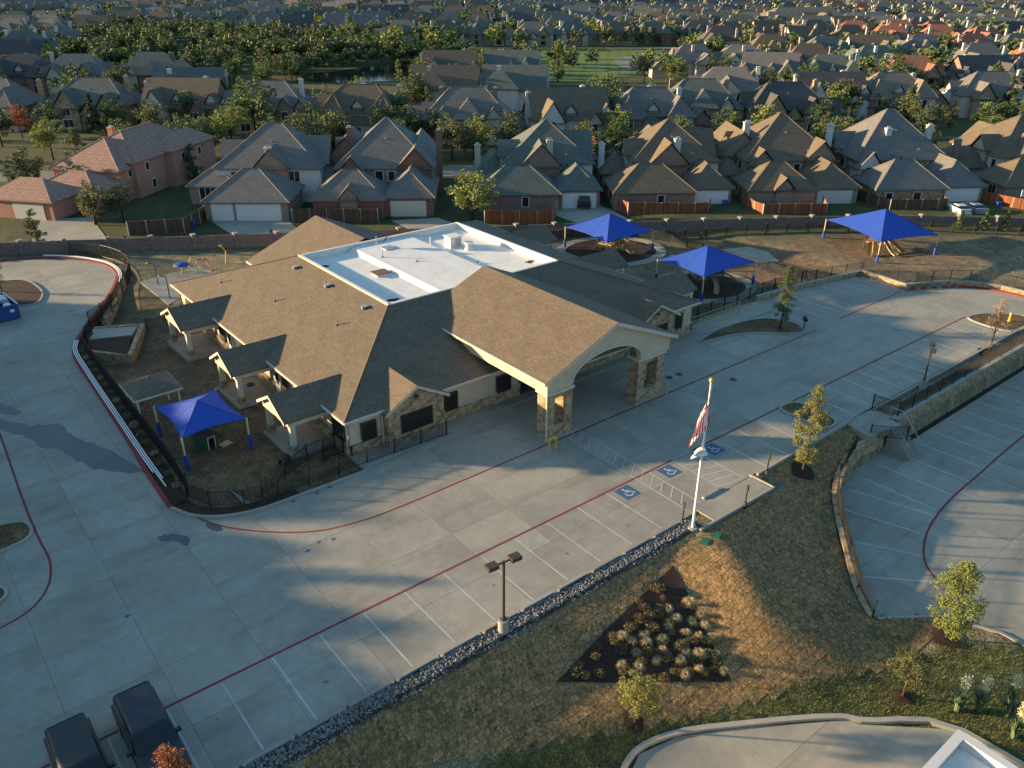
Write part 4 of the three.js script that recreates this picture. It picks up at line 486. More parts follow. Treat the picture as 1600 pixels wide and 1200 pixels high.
shade('large blue shade canopy on the brown hill at the far right', [[96.0, 47.8], [104.8, 45.0], [109.0, 54.5], [100.0, 57.8]], .4, 2.6, 2.4, 1.1);
{ const g = thingW('picnic_shelter', 'dark shingled picnic shelter on thin posts behind the small canopy', 'shelter', 14.4, 64.3, -.05); const a = [[12.5, 62.4], [16.3, 62.5], [16.3, 66.4], [12.5, 66.3]], y = 2.45, pk = [14.4, 64.4, 3.35];
  for (let i = 0; i < 4; i++) part(g, 'roof_slope', q4([...a[i], y], [...a[(i + 1) % 4], y], pk), mRoof); part(g, 'fascia', band([...a, a[0], a[1]], .06, y - .18, y), mTrim); for (const [X, M] of [[12.8, 62.7], [16.0, 62.8], [16.0, 66.1], [12.8, 66]]) part(g, 'post', bx(X - .06, X + .06, -.2, y - .1, M - .06, M + .06), mFrame); }
{ const g = thing('playhouse', 'small green plastic playhouse under the left blue canopy', 'playhouse', 15.7, 56.6, -.05, undefined, .3); part(g, 'wall', [box(.1, 1.1, 1.2, -.6, .55, 0), box(.1, 1.1, 1.2, .6, .55, 0), box(1.2, 1.1, .1, 0, .55, -.6), box(.3, 1.1, .1, -.45, .55, .6), box(.3, 1.1, .1, .45, .55, .6)], mGreenPl); part(g, 'roof', (() => { const s = new THREE.Shape(); s.moveTo(-.8, 1.08); s.lineTo(0, 1.7); s.lineTo(.8, 1.08); s.closePath(); const e = new THREE.ExtrudeGeometry(s, { depth: 1.5, bevelEnabled: false }); e.translate(0, 0, -.75); return e; })(), mat(C(.05, .05, .055))); part(g, 'door_frame', [box(.06, 1.0, .06, -.3, .5, .68), box(.06, 1.0, .06, .3, .5, .68), box(.66, .06, .06, 0, 1.0, .68)], mFrame); part(g, 'door_mat', box(.9, .04, .7, 1.0, .03, .9), mTan); }
{ const g = thing('barrel', 'black barrel lying by the nearest porch', 'barrel', 19.3, 50.6, .25, undefined, .7); part(g, 'drum', (() => { const c = new THREE.CylinderGeometry(.3, .3, .9, 16); c.rotateZ(Math.PI / 2); return c; })(), mBlack); for (const s of [-.3, .3]) part(g, 'rib', (() => { const c = new THREE.TorusGeometry(.3, .025, 6, 18); c.rotateY(Math.PI / 2); c.translate(s, 0, 0); return c; })(), mBlack); }
[[20.9, 52.6, 'nearest'], [22.4, 64.2, 'middle']].forEach(([X, M, d]) => { const g = thing('hose_coil', 'coiled blue hose on the floor of the ' + d + ' porch', 'hose', X, M, .06); for (let i = 0; i < 3; i++) part(g, 'loop', (() => { const c = new THREE.TorusGeometry(.34 - i * .05, .03, 6, 24); c.rotateX(Math.PI / 2); c.translate(0, .04 + i * .04, 0); return c; })(), mPad); });
function slide(g, a, b, m, wave) { const pts = []; for (let i = 0; i <= 14; i++) { const t = i / 14, s = t * t * (3 - 2 * t); pts.push(new THREE.Vector3(lerp(a[0], b[0], t) + wave * Math.sin(t * 3), lerp(a[1], b[1], s), lerp(a[2], b[2], t))); } const sh = []; for (let i = 0; i + 1 < pts.length; i++) { const p = pts[i], q = pts[i + 1], d = new THREE.Vector3(-(q.z - p.z), 0, q.x - p.x).normalize().multiplyScalar(.3); const P = (v, s, h) => [v.x + d.x * s, v.y + h, v.z + d.z * s]; for (const [s0, h0, s1, h1] of [[-1, .22, -.8, 0], [-.8, 0, .8, 0], [.8, 0, 1, .22]]) sh.push(...P(p, s0, h0), ...P(p, s1, h1), ...P(q, s1, h1), ...P(p, s0, h0), ...P(q, s1, h1), ...P(q, s0, h0)); } part(g, 'slide', tri(sh), m); }
function playset(label, X, M, y, turn, m1, m2, big) {
  const g = thing('play_structure', label, 'playset', X, M, y, 'climbing play structures under the canopies', turn), w = big ? 2.2 : 1.6;
  for (const [x, z] of [[-w, -1], [w, -1], [-w, 1], [w, 1], [0, -1], [0, 1]]) part(g, 'post', rod([x, 0, z], [x, 2.5, z], .07, 8), m2);
  part(g, 'deck', box(w, .1, 2, -w / 2, 1.1, 0), m1); part(g, 'deck', box(w, .1, 2, w / 2, 1.35, 0), m1); for (const z of [-1, 1]) part(g, 'guard_panel', box(w * 1.9, .5, .06, 0, 1.75, z), m2);
  part(g, 'ladder', Array.from({ length: 5 }, (_, i) => rod([-w - .1 - (4 - i) * .16, .2 + i * .2, -.4], [-w - .1 - (4 - i) * .16, .2 + i * .2, .4], .035)), m2);
  slide(g, [w, 1.3, .4], [w + 2.4, .15, .9], m1, .25); slide(g, [.2, 1.2, 1], [-.5, .12, 3.4], m1, .3); if (big) { slide(g, [-.9, 1.2, 1], [-2.6, .12, 3.2], m1, -.2); slide(g, [-w, 1.1, -.3], [-w - 2.6, .15, .6], m1, .2); const n = part(g, 'climbing_net', Array.from({ length: 8 }, (_, i) => rod([w * .4 + i * .12, 0, 2.2], [w * .2 + i * .12, 1.4, 1.05], .03)), mat(C(.45, .47, .44))); n.userData.kind = 'stuff'; }
}
playset('dark green playset with curved slide under the canopy by the leftmost ring', 74.6, 72.6, .06, .3, mTan, mGreenPl); playset('green playset with slide under the canopy at the school end', 74.0, 56.4, .06, -.4, mTan, mGreenPl); playset('large tan playset with several slides under the far right canopy', 102, 51.2, groundY(102, 51), .2, mTan, mBronze, true);
// splash pad toys
{ const hoop = (label, X, M, m, r, turn) => { const g = thing('spray_arch', label, 'water toy', X, M, .03, 'spray arches on the splash pad', turn); part(g, 'arch', (() => { const t = new THREE.TorusGeometry(r, .06, 8, 20, Math.PI); t.scale(.55, 1.5, 1); return t; })(), m); for (const s of [-1, 1]) part(g, 'base_ring', (() => { const c = new THREE.CylinderGeometry(.1, .1, .06, 10); c.translate(s * r * .55, .02, 0); return c; })(), mSteel); };
  hoop('yellow spray arch next to the blue dome', 29.4, 97.6, mYellow, 1.1, .2); hoop('blue spray arch between the yellow and red arches', 29.9, 96.6, mat(C(.03, .12, .4)), 1.0, .4); hoop('red spray arch at the end of the splash pad', 30.5, 96.3, mat(C(.45, .08, .03)), 1.0, .3);
  const d = thing('water_mushroom', 'blue dome on a stem at the splash pad', 'water toy', 28.0, 97.5, .03); part(d, 'dome', (() => { const s = new THREE.SphereGeometry(1.0, 20, 8, 0, 6.3, 0, 1.2); s.scale(1, .55, 1); s.translate(0, .75, 0); return s; })(), mPad); part(d, 'stem', rod([0, 0, 0], [0, 1.1, 0], .1, 10), mYellow);
  const p = thing('spray_post', 'bent yellow spray post behind the splash pad arches', 'water toy', 33.4, 97.8, .0); part(p, 'pole', [rod([0, 0, 0], [.2, 1.5, 0], .07), rod([.2, 1.5, 0], [-.3, 2.3, 0], .06)], mYellow); part(p, 'nozzle', box(.3, .12, .12, -.35, 2.35, 0), mYellow);
  [[24.4, 95.2, 'nearer the road'], [24.0, 90, 'nearer the school']].forEach(([X, M, t]) => { const q = thing('spray_pole', 'thin dark blue spray pole on the splash pad, ' + t, 'water toy', X, M, .03, 'spray poles'); part(q, 'pole', [rod([0, 0, 0], [0, 2.4, 0], .06), rod([0, 2.4, 0], [-.7, 2.7, 0], .05)], mat(C(.02, .05, .13))); part(q, 'nozzle', box(.2, .14, .14, -.75, 2.68, 0), mYellow); }); }

// ---------------------------------------------------------------- vehicles
function carBody(prof, w, tuck, mid, bv = .08) { // side outline [x, y, half width factor] lofted across
  const s = new THREE.Shape(prof.map(p => new THREE.Vector2(...p))); const e = new THREE.ExtrudeGeometry(s, { depth: w - 2 * bv, bevelEnabled: true, bevelSize: bv * .7, bevelThickness: bv, bevelSegments: 4 }); e.translate(0, 0, -(w - 2 * bv) / 2); const p = e.attributes.position; for (let i = 0; i < p.count; i++) { const y = p.getY(i); if (y > mid) p.setZ(i, p.getZ(i) * (1 - (y - mid) * tuck)); } return e;
}
function suv(label, X, M, y, turn, m, kind) {
  const g = thing('parked_car', label, 'car', X, M, y, 'cars parked around the school', turn), L = kind ? 2.2 : 2.55, H = kind ? 1.35 : 1.78, W = kind ? 1.75 : 1.98, glass = mat(C(.006, .007, .009), { roughness: .12 });
  part(g, 'body', carBody([[-L, .38], [L, .38], [L + .02, .75], [L - .1, 1.0], [L - 1.25, 1.08], [-L + .05, 1.12], [-L, .8]], W, .0, 2), m);
  part(g, 'cabin', carBody([[-L + .12, 1.05], [L - 1.2, 1.05], [L - 2.0, H - .05], [-L + (kind ? .9 : .32), H - .02]], W - .1, .16, 1.1, .16), glass);
  const top = kind ? -.3 : -.55; const r = part(g, 'roof', (() => { const b = carBody([[-L + (kind ? .95 : .34), H - .06], [L - 1.98, H - .08], [L - 2.1, H], [-L + (kind ? 1.1 : .5), H + .02]], W - .22, .12, 1.2, .2); return b; })(), m);
  for (const z of [-.62, .62]) if (!kind) part(r, 'roof_rack', rod([-L + .7, H + .09, z], [L - 2.3, H + .09, z], .025), mBlack); if (!kind) for (const z of [-.36, -.12, .12, .36]) part(r, 'roof_rib', rod([-L + .8, H + .045, z], [L - 2.4, H + .03, z], .02), m);
  for (const x of [-L + .95, L - .95]) for (const z of [-1, 1]) { const wh = part(g, 'wheel', (() => { const c = new THREE.CylinderGeometry(.36, .36, .24, 20); c.rotateX(Math.PI / 2); c.translate(x, .36, z * (W / 2 - .1)); return c; })(), mBlack); part(wh, 'rim', (() => { const c = new THREE.CylinderGeometry(.21, .21, .26, 14); c.rotateX(Math.PI / 2); c.translate(x, .36, z * (W / 2 - .1)); return c; })(), mSteel); }
  for (const z of [-1, 1]) { part(g, 'mirror', box(.18, .16, .24, L - 1.75, 1.14, z * (W / 2 + .1)), m); part(g, 'headlight', box(.06, .14, .34, L + .06, .82, z * (W / 2 - .32)), mGlass); part(g, 'tail_light', box(.06, .28, .14, -L - .05, .95, z * (W / 2 - .14)), mat(C(.25, .01, .01), { roughness: .3 })); }
  part(g, 'bumper', [box(.16, .2, W - .1, L + .06, .5, 0), box(.16, .2, W - .1, -L - .06, .5, 0)], m);
}
const mNavy = new THREE.MeshPhysicalMaterial({ color: C(.005, .007, .016), roughness: .5, clearcoat: .35, clearcoatRoughness: .15 }), mCarBlack = new THREE.MeshPhysicalMaterial({ color: C(.006, .006, .008), roughness: .5, clearcoat: .35, clearcoatRoughness: .15 });
suv('dark blue sport utility car parked behind the orange-leaved tree', 3.75, 31.3, 0, -Math.PI / 2, mNavy); suv('black sport utility car parked at the bottom left corner', .8, 31.2, 0, -Math.PI / 2, mCarBlack);
suv('dark car on the driveway beside the green-roofed house', 87.2, 91.2, .04, .9, mCarBlack); suv('white sedan on the driveway at the far right', 128.6, 53.4, .04, .95, mat(C(.6, .6, .6), { roughness: .3 }), 1); suv('silver sedan beside the white sedan at the far right', 131.0, 52.2, .04, .95, mat(C(.3, .32, .34), { roughness: .3, metalness: .3 }), 1);
{ const g = thing('dumpster', 'open blue dumpster full of white bags at the left edge', 'dumpster', 8.6, 95.6, 0, undefined, .12), mB = mat(C(.015, .06, .24), { roughness: .5 }); const w = 2.2, d = 4.4, h = 1.5;
  part(g, 'side', box(.08, h, d, -w / 2, h / 2 + .1, 0), mB); part(g, 'side', box(.08, h, d, w / 2, h / 2 + .1, 0), mB); part(g, 'end', box(w - .09, h, .08, 0, h / 2 + .1, -d / 2 + .05), mB); part(g, 'end', box(w - .09, h, .08, 0, h / 2 + .1, d / 2 - .05), mB); part(g, 'floor', box(w - .1, .06, d - .1, 0, .2, 0), mB); for (let i = 0; i < 5; i++) for (const s of [-1, 1]) part(g, 'rib', box(.08, h - .1, .1, s * (w / 2 + .08), h / 2 + .1, -1.8 + i * .9), mB); part(g, 'rim', [box(.14, .1, d + .1, -w / 2, h + .14, 0), box(.14, .1, d + .1, w / 2, h + .14, 0)], mFrame); part(g, 'sticker', box(.02, .3, .4, w / 2 + .05, 1.0, 1.35), mWhite); part(g, 'sticker', box(.4, .3, .02, .5, 1.0, d / 2 + .0), mWhite);
  const bag = new THREE.IcosahedronGeometry(.42, 2), p = bag.attributes.position; for (let i = 0; i < p.count; i++) { const k = 1 + .25 * (fbm(p.getX(i) * 3 + 5, p.getY(i) * 3 + p.getZ(i) * 4 + 9, 0, 3, 2) - .5); p.setXYZ(i, p.getX(i) * k, p.getY(i) * k * .75, p.getZ(i) * k); } bag.computeVertexNormals();
  for (let i = 0; i < 8; i++) { const o = raw(scene, numbered('trash_bag'), bag, i % 3 ? mWhite : mat(C(.2, .22, .25))); o.position.set(8.6 + (i % 2 - .5) * 1.0, 1.42 + hash(i, 1, 1) * .15, -(94.1 + Math.floor(i / 2) * .95)); o.rotation.y = i; tag(o, `bulging ${i % 3 ? 'white' : 'grey'} rubbish bag in the blue dumpster, ${ord(i)} from the front`, 'rubbish bag', 'bags in the dumpster'); } }
{ const g = thingW('flat_roof_building', 'white flat-roofed building with raised parapet cut off by the bottom right corner', 'building', 30, 7, -2), x1 = 30.1, m1 = 7.2, y = 3.55;
  part(g, 'wall', [bx(16, x1, -2.3, y - .1, -8, m1)], mCream); part(g, 'flat_roof', bx(16.2, x1 - .3, y - .1, y, -7.8, m1 - .3), mMembrane);
  for (const b of [bx(16, x1, y - .1, y + .45, m1 - .28, m1), bx(x1 - .28, x1, y - .1, y + .45, -8, m1 - .282)]) part(g, 'parapet', b, mMembrane); for (const b of [bx(15.95, x1 + .05, y + .45, y + .5, m1 - .33, m1 + .05), bx(x1 - .33, x1 + .05, y + .452, y + .502, -8, m1 - .332)]) part(g, 'coping', b, mFrame); }

// ---------------------------------------------------------------- trees
function crown(n, size, W, H, y0, kind, clumps) { // leaves gathered in clumps through the crown's volume
  const cl = []; for (let i = 0; i < clumps; i++) { const u = rr(0, 6.28); let v, r; if (kind === 'cone') { v = Math.pow(rnd(), 1.4); r = (1 - v) * W * rr(.35, 1); cl.push([r * Math.cos(u), y0 + v * H, r * Math.sin(u), .32 * W * (1.1 - v * .7)]); } else if (kind === 'tall') { v = rnd(); r = W * Math.pow(Math.sin(Math.PI * Math.min(1, .12 + v * .88)), .8) * Math.sqrt(rnd()); cl.push([r * Math.cos(u), y0 + v * H, r * Math.sin(u), .3 * W]); } else { const ph = Math.acos(rr(-.75, 1)), q = Math.pow(rnd(), .4); cl.push([q * W * Math.sin(ph) * Math.cos(u) * rr(.8, 1.1), y0 + H * .45 + q * H * .5 * Math.cos(ph), q * W * Math.sin(ph) * Math.sin(u), W * rr(.2, .36)]); } }
  return leafGeo(n, () => { const c = cl[Math.floor(rnd() * cl.length)], a = rr(0, 6.28), p = Math.acos(rr(-1, 1)), q = Math.pow(rnd(), .45) * c[3]; return [c[0] + q * Math.sin(p) * Math.cos(a), Math.max(y0 * .8, c[1] + q * .8 * Math.cos(p)), c[2] + q * Math.sin(p) * Math.sin(a)]; }, size);
}
function trunkGeo(h, r, limbs, spread) { const l = [rod([0, -.2, 0], [.03, h, .02], r, 7, r * .35)]; for (let i = 0; i < limbs; i++) { const a = i * 2.4 + rr(-.4, .4), y = h * rr(.4, .8), q = spread * rr(.5, .9); l.push(rod([0, y, 0], [q * Math.cos(a), y + h * rr(.2, .42), q * Math.sin(a)], r * .4, 5, r * .12)); } const g = J(l); return fin(g); }
const LM = { olive: leafMat(.105, .12, .035), ygreen: leafMat(.22, .22, .045), green: leafMat(.085, .135, .032), dark: leafMat(.05, .085, .028), lime: leafMat(.18, .22, .04), rust: leafMat(.30, .10, .03), gold: leafMat(.30, .22, .05), pine: leafMat(.05, .08, .03), bare: leafMat(.36, .25, .15) };
// the young trees of the site, leaf by leaf
function siteTree(label, X, M, y, h, w, n, size, m, kind, bed, pale) {
  const g = thing('young_tree', label, 'tree', X, M, y, 'young trees on the school site'); const t = h * (kind === 'tall' ? .14 : .3); raw(g, 'trunk', trunkGeo(h * .9, .035 + h * .008, kind === 'tall' ? 12 : 9, w * .8), pale ? mBarkPale : mBark);
  raw(g, 'crown', crown(n, size, w, h - t, t, kind, Math.round(26 + h * 7)), m);
  if (bed) { const s = surf('mulch_ring', (() => { const l = []; for (let i = 0; i < 18; i++) { const P = (k, r) => { const a = k / 18 * 6.283, q = r * (1 + .12 * Math.sin(k * 5)), x = X + q * Math.cos(a), mm = M + q * Math.sin(a); return pv(x, mm, groundY(x, mm) < -.25 && y > -.2 ? .1 : Math.max(groundY(x, mm), y - .3) + (r ? .12 : .2)); }; l.push(...P(i, 0), ...P(i, bed), ...P(i + 1, bed)); } return tri(l); })(), mMulch); } return g;
}
siteTree('young yellow-green tree in a mulch ring near the path light post', 49.0, 26.6, lawnY(49, 26.6), 7.0, 1.15, 6500, .062, LM.ygreen, 'tall', .9, true);
siteTree('slim young green tree on the entry island by the mailbox', 69.7, 43.2, .08, 6.6, 1.05, 6500, .062, LM.green, 'tall', 1.0);
siteTree('bare pinkish young tree on the far right strip', 80.6, 27.4, -.1, 5.4, 1.1, 1300, .05, LM.bare, 'tall', 1.0);
siteTree('young tree with bright yellow-green leaves beside the lower lot corner', 42.4, 12.3, -2.05, 5.4, 1.35, 8000, .066, LM.lime, 'tall', .8, true);
siteTree('small rounded young tree on the green turf strip', 36.1, 11.6, groundY(36.1, 11.6), 3.5, 1.05, 6000, .05, LM.olive, 'round', .5, true);
siteTree('small young tree with fine yellowing leaves below the triangular bed', 23.5, 19.1, groundY(23.5, 19.1), 3.7, 1.0, 6000, .05, LM.ygreen, 'round', .5, true);
siteTree('orange-leaved young tree in front of the dark parked cars', 3.5, 26.3, -.2, 5.0, 1.0, 5000, .055, LM.rust, 'tall', 0);
siteTree('yellow-orange young tree on the left edge island', -1.2, 53.6, .1, 5.2, 1.35, 5000, .055, LM.gold, 'tall', 1.0); siteTree('thin young tree on the island beside the dumpster', 9.9, 103.4, .1, 4.2, .6, 800, .07, LM.olive, 'tall', .8);
// neighbourhood trees: a few models, copied
const TM = []; for (let i = 0; i < 4; i++) TM.push({ near: crown(2600, .19, 3.0, 6.4, 1.4, 'round', 46), trunk: trunkGeo(5.2, .2, 8, 2.2), far: crown(1100, .28, 3.0, 6.4, 1.3, 'round', 40) });
for (let i = 0; i < 2; i++) TM.push({ near: crown(2200, .17, 1.7, 7.2, .8, 'tall', 42), trunk: trunkGeo(6.4, .16, 8, 1.2), far: crown(800, .25, 1.7, 7.2, .8, 'tall', 30) });
TM.push({ near: crown(2400, .12, 1.0, 3.6, .15, 'cone', 60), trunk: trunkGeo(3, .06, 4, .5), far: crown(420, .26, 1.0, 3.6, .15, 'cone', 40) });
const treeSpots = []; let treeN = 0;
function yardTree(label, X, M, h, model, m, group = 'yard and street trees of the neighbourhood') {
  const T = TM[model], s = h / [7.8, 7.8, 7.8, 7.8, 8, 8, 3.75][model], D = Math.hypot(X, M), g = thing(model === 6 ? 'evergreen_tree' : 'yard_tree', label, 'tree', X, M, 0, group, treeN * 1.7); treeN++; treeSpots.push([X, M]);
  if (D < 330) raw(g, 'trunk', T.trunk, mBark); raw(g, 'crown', D < 290 ? T.near : T.far, m); g.scale.set(s * rr(.88, 1.15), s, s * rr(.88, 1.15)); return g;
}
[[25.4, 125.4, 6.4, 0, 'olive', 'olive tree with a reddish side in front of the pink house'], [28.9, 124.2, 5.6, 1, 'dark', 'dark rounded tree by the pink house garage'], [25.6, 126.8, 3.4, 2, 'rust', 'small red-leaved tree by the pink house garage'], [16.8, 118.6, 5, 4, 'olive', 'thin yard tree just outside the perimeter wall on the left'], [68.6, 94.6, 7.6, 0, 'lime', 'bright yellow-green bushy tree behind the perimeter wall and school roof'], [31.1, 176.4, 7.8, 1, 'lime', 'bright lime tree on the street behind the pink house'], [48.5, 198.6, 7.2, 2, 'green', 'round green tree before the grey house with stone gable'], [53.5, 188.1, 8.2, 0, 'olive', 'wide olive tree between the gabled street houses'], [56.7, 170.9, 6.2, 3, 'green', 'small round street tree behind the pink house roof'], [45, 201.3, 8.2, 6, 'dark', 'dark conical evergreen before the grey gabled house'], [66.3, 142.6, 9.4, 0, 'dark', 'large dark tree right of the brown garage house'], [69, 150, 8.6, 1, 'olive', 'olive tree behind the large dark tree'], [89.7, 153.4, 9.0, 3, 'dark', 'spreading dark tree at the turret house'], [93, 150, 8, 1, 'olive', 'olive tree right of the turret house'], [100, 162, 9, 2, 'dark', 'dark tree beyond the turret house roof'], [96, 146, 7.5, 0, 'dark', 'dark tree left of the house with an arched door'], [114.7, 120.4, 6.6, 1, 'olive', 'grey-green tree behind the green-roofed house'], [106, 110, 6.8, 2, 'gold', 'yellowish tree between two back yards'], [125.7, 121.9, 8.4, 3, 'lime', 'bright spreading tree before the white gabled house'], [120.2, 135, 6.5, 0, 'gold', 'golden tree left of the white gabled house'], [143.2, 108.7, 8.0, 1, 'dark', 'dark tree beside the dormer house'], [165.7, 100.5, 8.4, 2, 'dark', 'dark rounded tree right of the dark long roof'], [157, 93.6, 7.6, 3, 'olive', 'olive tree above the white-windowed brick house'], [170, 97, 7.2, 0, 'olive', 'olive tree in the gap before the white gable'], [201, 135.2, 10, 5, 'green', 'tall green tree behind the long dark roof'], [204, 128.6, 10, 4, 'green', 'tall green tree beside the white steep-gabled house'], [184.5, 86.3, 8, 1, 'dark', 'dark tree at the right street corner'], [201.5, 83.2, 7, 2, 'lime', 'bright tree behind the far right brick house'], [108, 197, 8, 0, 'lime', 'bright lime tree left of the round-tower roof'], [94.1, 189, 8, 3, 'olive', 'olive tree among second row roofs'], [31.3, 205, 7, 2, 'rust', 'reddish tree at the left edge of the street'], [36, 199, 8, 0, 'dark', 'dark leafy tree at the left edge of the street'], [26, 196, 8, 1, 'dark', 'dark tree in the left shade by the street bend'], [189.7, 100.4, 7, 0, 'dark', 'dark hedge tree under the orange tile roof'], [27.5, 141, 6.5, 3, 'dark', 'dark tree along the left side of the pink house'], [22, 150, 7.4, 0, 'dark', 'dark tree beyond the pink house on the left'], [17, 160, 7, 2, 'dark', 'dark tree by the left street']].forEach(([X, M, h, k, m, l]) => { const t = yardTree(l, X, M, h, k, LM[m]); if (l.includes('bushy')) { t.scale.x *= 1.35; t.scale.z *= 1.35; } });
[[25.7, 111.6, 1.7], [31.8, 108.0, 1.7], [36.1, 105.2, 1.8], [41.4, 102.2, 1.9], [18, 115.3, 1.6]].forEach(([X, M, h], i) => yardTree('small evergreen inside the perimeter wall at left, ' + ORD[[1, 2, 3, 4, 0][i]] + ' from the left', X, M, h, 6, LM.pine, 'small evergreens along the perimeter wall'));
[[118.9, 48.6, 3.0], [121.4, 46.4, 3.3], [123.4, 44.4, 3.2], [125.6, 42.2, 3.2], [127.6, 40.2, 3.2]].forEach(([X, M, h], i) => yardTree('evergreen before the perimeter wall at far right, ' + ORD[i] + ' from the left', X, M, h, 6, LM.green, 'evergreens at the far right wall'));
[[88, 68.6], [96, 64.2], [100.8, 60.6], [105.5, 57.4], [112.5, 50.9]].forEach(([X, M], i) => yardTree('tiny yellow-green shrub by the right wall, ' + ORD[i] + ' from the left', X, M, 1.0, 6, LM.lime, 'tiny shrubs at the right wall'));
// shrubs in the mulch strips
{ const sg = [0, 1].map(() => leafGeo(150, () => { const t = rr(0, 6.28), r = Math.sqrt(rnd()) * .36; return [r * Math.cos(t), rr(.05, .55) * (1 - r), r * Math.sin(t)]; }, .06)); for (let i = 0; i < 17; i++) { const M = 52.4 + i * 1.75, X = 11.95 + (M - 52) * .028, o = raw(scene, numbered('kerb_shrub'), sg[i % 2], i % 3 ? LM.olive : LM.bare); o.position.set(X, .04, -M); o.rotation.y = i; o.scale.setScalar(.75 + .3 * hash(i, 1, 2)); tag(o, 'small shrub in the mulch strip by the red kerb, ' + ord(i) + ' from the front', 'shrub', 'shrubs along the left kerb'); } }
// the tree rows left of the lot, out of the picture, that shade the lot and the small playground
{ const dense = [0, 1, 2].map(() => crown(5200, .34, 3.6, 8.6, 1.0, 'round', 70)), tr = trunkGeo(6, .24, 8, 2.6); let n = 0;
  for (let r = 0; r < 3; r++) for (let i = 0; i < 20; i++) { const M = 47 + r * 5 + i * 3.6 + rr(-.4, .4), X = -12.5 - r * 5 + rr(-.5, .5), g = thing('tall_tree', `tall dense tree west of the lot, ${ord(i)} from the front of the ${ORD[r]} row`, 'tree', X, M, 0, 'tree rows beside the lot', n++); raw(g, 'trunk', tr, mBark); raw(g, 'crown', dense[n % 3], LM.dark); const q = (M < 74 ? rr(.71, .74) : M < 82 ? lerp(.74, 1.05, (M - 74) / 8) : rr(1.05, 1.1)) + r * .02; g.scale.set(1.05, q, 1.05); } }

// ---------------------------------------------------------------- houses
const RC = { brown: mRoof, grey: mat(C(.29, .28, .27), { map: tShingle, bumpMap: bShingle, bumpScale: .012 }), green: mat(C(.21, .245, .225), { map: tShingle, bumpMap: bShingle, bumpScale: .012 }), dark: mat(C(.15, .145, .145), { map: tShingle, bumpMap: bShingle, bumpScale: .012 }), tan: mat(C(.40, .335, .26), { map: tShingle, bumpMap: bShingle, bumpScale: .012 }), clay: mat(C(.46, .21, .135), { map: tTile, bumpMap: bTile, bumpScale: .06 }), pink: mat(C(.50, .32, .245), { map: tTile, bumpMap: bTile, bumpScale: .07 }) };
const WC = { brick: mat(C(.40, .23, .175), { map: tBrick }), tan: mat(C(.52, .42, .33), { map: tBrick }), stone: mat(C(.58, .52, .43), { map: tStone }), cream: mat(C(.60, .52, .41), { map: tStucco }), white: mat(C(.70, .68, .63), { map: tStucco }), pink: mat(C(.56, .275, .20), { map: tStucco }), rose: mat(C(.48, .34, .285), { map: tBrick }) };
const mDoor = mat(C(.55, .53, .48), { roughness: .6 }), mDoorW = mat(C(.68, .66, .62), { roughness: .6 }), mWood = mat(C(.09, .04, .02), { roughness: .6 });
function roofGeo(b) {
  const o = .42, w = b.w / 2 + o, d = b.d / 2 + o, p = b.p || .8, e = b.h - o * p * .5, th = .18, a = [], x0 = b.x, z0 = b.z, V = (x, y, z) => [x0 + x, y, z0 + z], Q = (...v) => { for (const t of v.length === 4 ? [[0, 1, 2], [0, 2, 3]] : [[0, 1, 2]]) for (const i of t) a.push(...v[i]); };
  let A, B; // ridge ends
  if (b.t === 'hip') { if (w > d) { A = V(-(w - d), e + d * p, 0); B = V(w - d, e + d * p, 0); } else { A = V(0, e + w * p, -(d - w)); B = V(0, e + w * p, d - w); } }
  else if (b.t === 'gz') { A = V(0, e + w * p, -d); B = V(0, e + w * p, d); } else { A = V(-w, e + d * p, 0); B = V(w, e + d * p, 0); }
  const c = [V(-w, e, d), V(w, e, d), V(w, e, -d), V(-w, e, -d)], lo = c.map(q => [q[0], q[1] - th, q[2]]), alongX = b.t === 'gx' || (b.t === 'hip' && w > d);
  if (alongX) { Q(c[0], c[1], B, A); Q(c[2], c[3], A, B); if (b.t === 'hip') { Q(c[1], c[2], B); Q(c[3], c[0], A); } } else { Q(c[1], c[2], A, B); Q(c[3], c[0], B, A); if (b.t === 'hip') { Q(c[0], c[1], B); Q(c[2], c[3], A); } }
  for (let i = 0; i < 4; i++) Q(lo[i], lo[(i + 1) % 4], c[(i + 1) % 4], c[i]); Q(lo[3], lo[2], lo[1], lo[0]); return tri(a);
}
function wallGeo(b) { const l = [box(b.w, b.h + .3, b.d, b.x, b.h / 2 - .15, b.z)], p = b.p || .8, y = b.h - .02; const T = (P) => tri(P.flat()); if (b.t === 'gz') for (const s of [-1, 1]) { const z = b.z + s * b.d / 2; l.push(T([[b.x - b.w / 2, y, z], [b.x + b.w / 2, y, z], [b.x, y + b.w / 2 * p, z]])); } if (b.t === 'gx') for (const s of [-1, 1]) { const x = b.x + s * b.w / 2; l.push(T([[x, y, b.z - b.d / 2], [x, y, b.z + b.d / 2], [x, y + b.d / 2 * p, b.z]])); } return J(l); }
const B = (x0, x1, z0, z1, h, t = 'hip', p = .8) => ({ x: (x0 + x1) / 2, z: (z0 + z1) / 2, w: x1 - x0, d: z1 - z0, h, t, p });
const gcache = new Map();
function cached(k, f) { if (!gcache.has(k)) gcache.set(k, fin(f())); return gcache.get(k); }
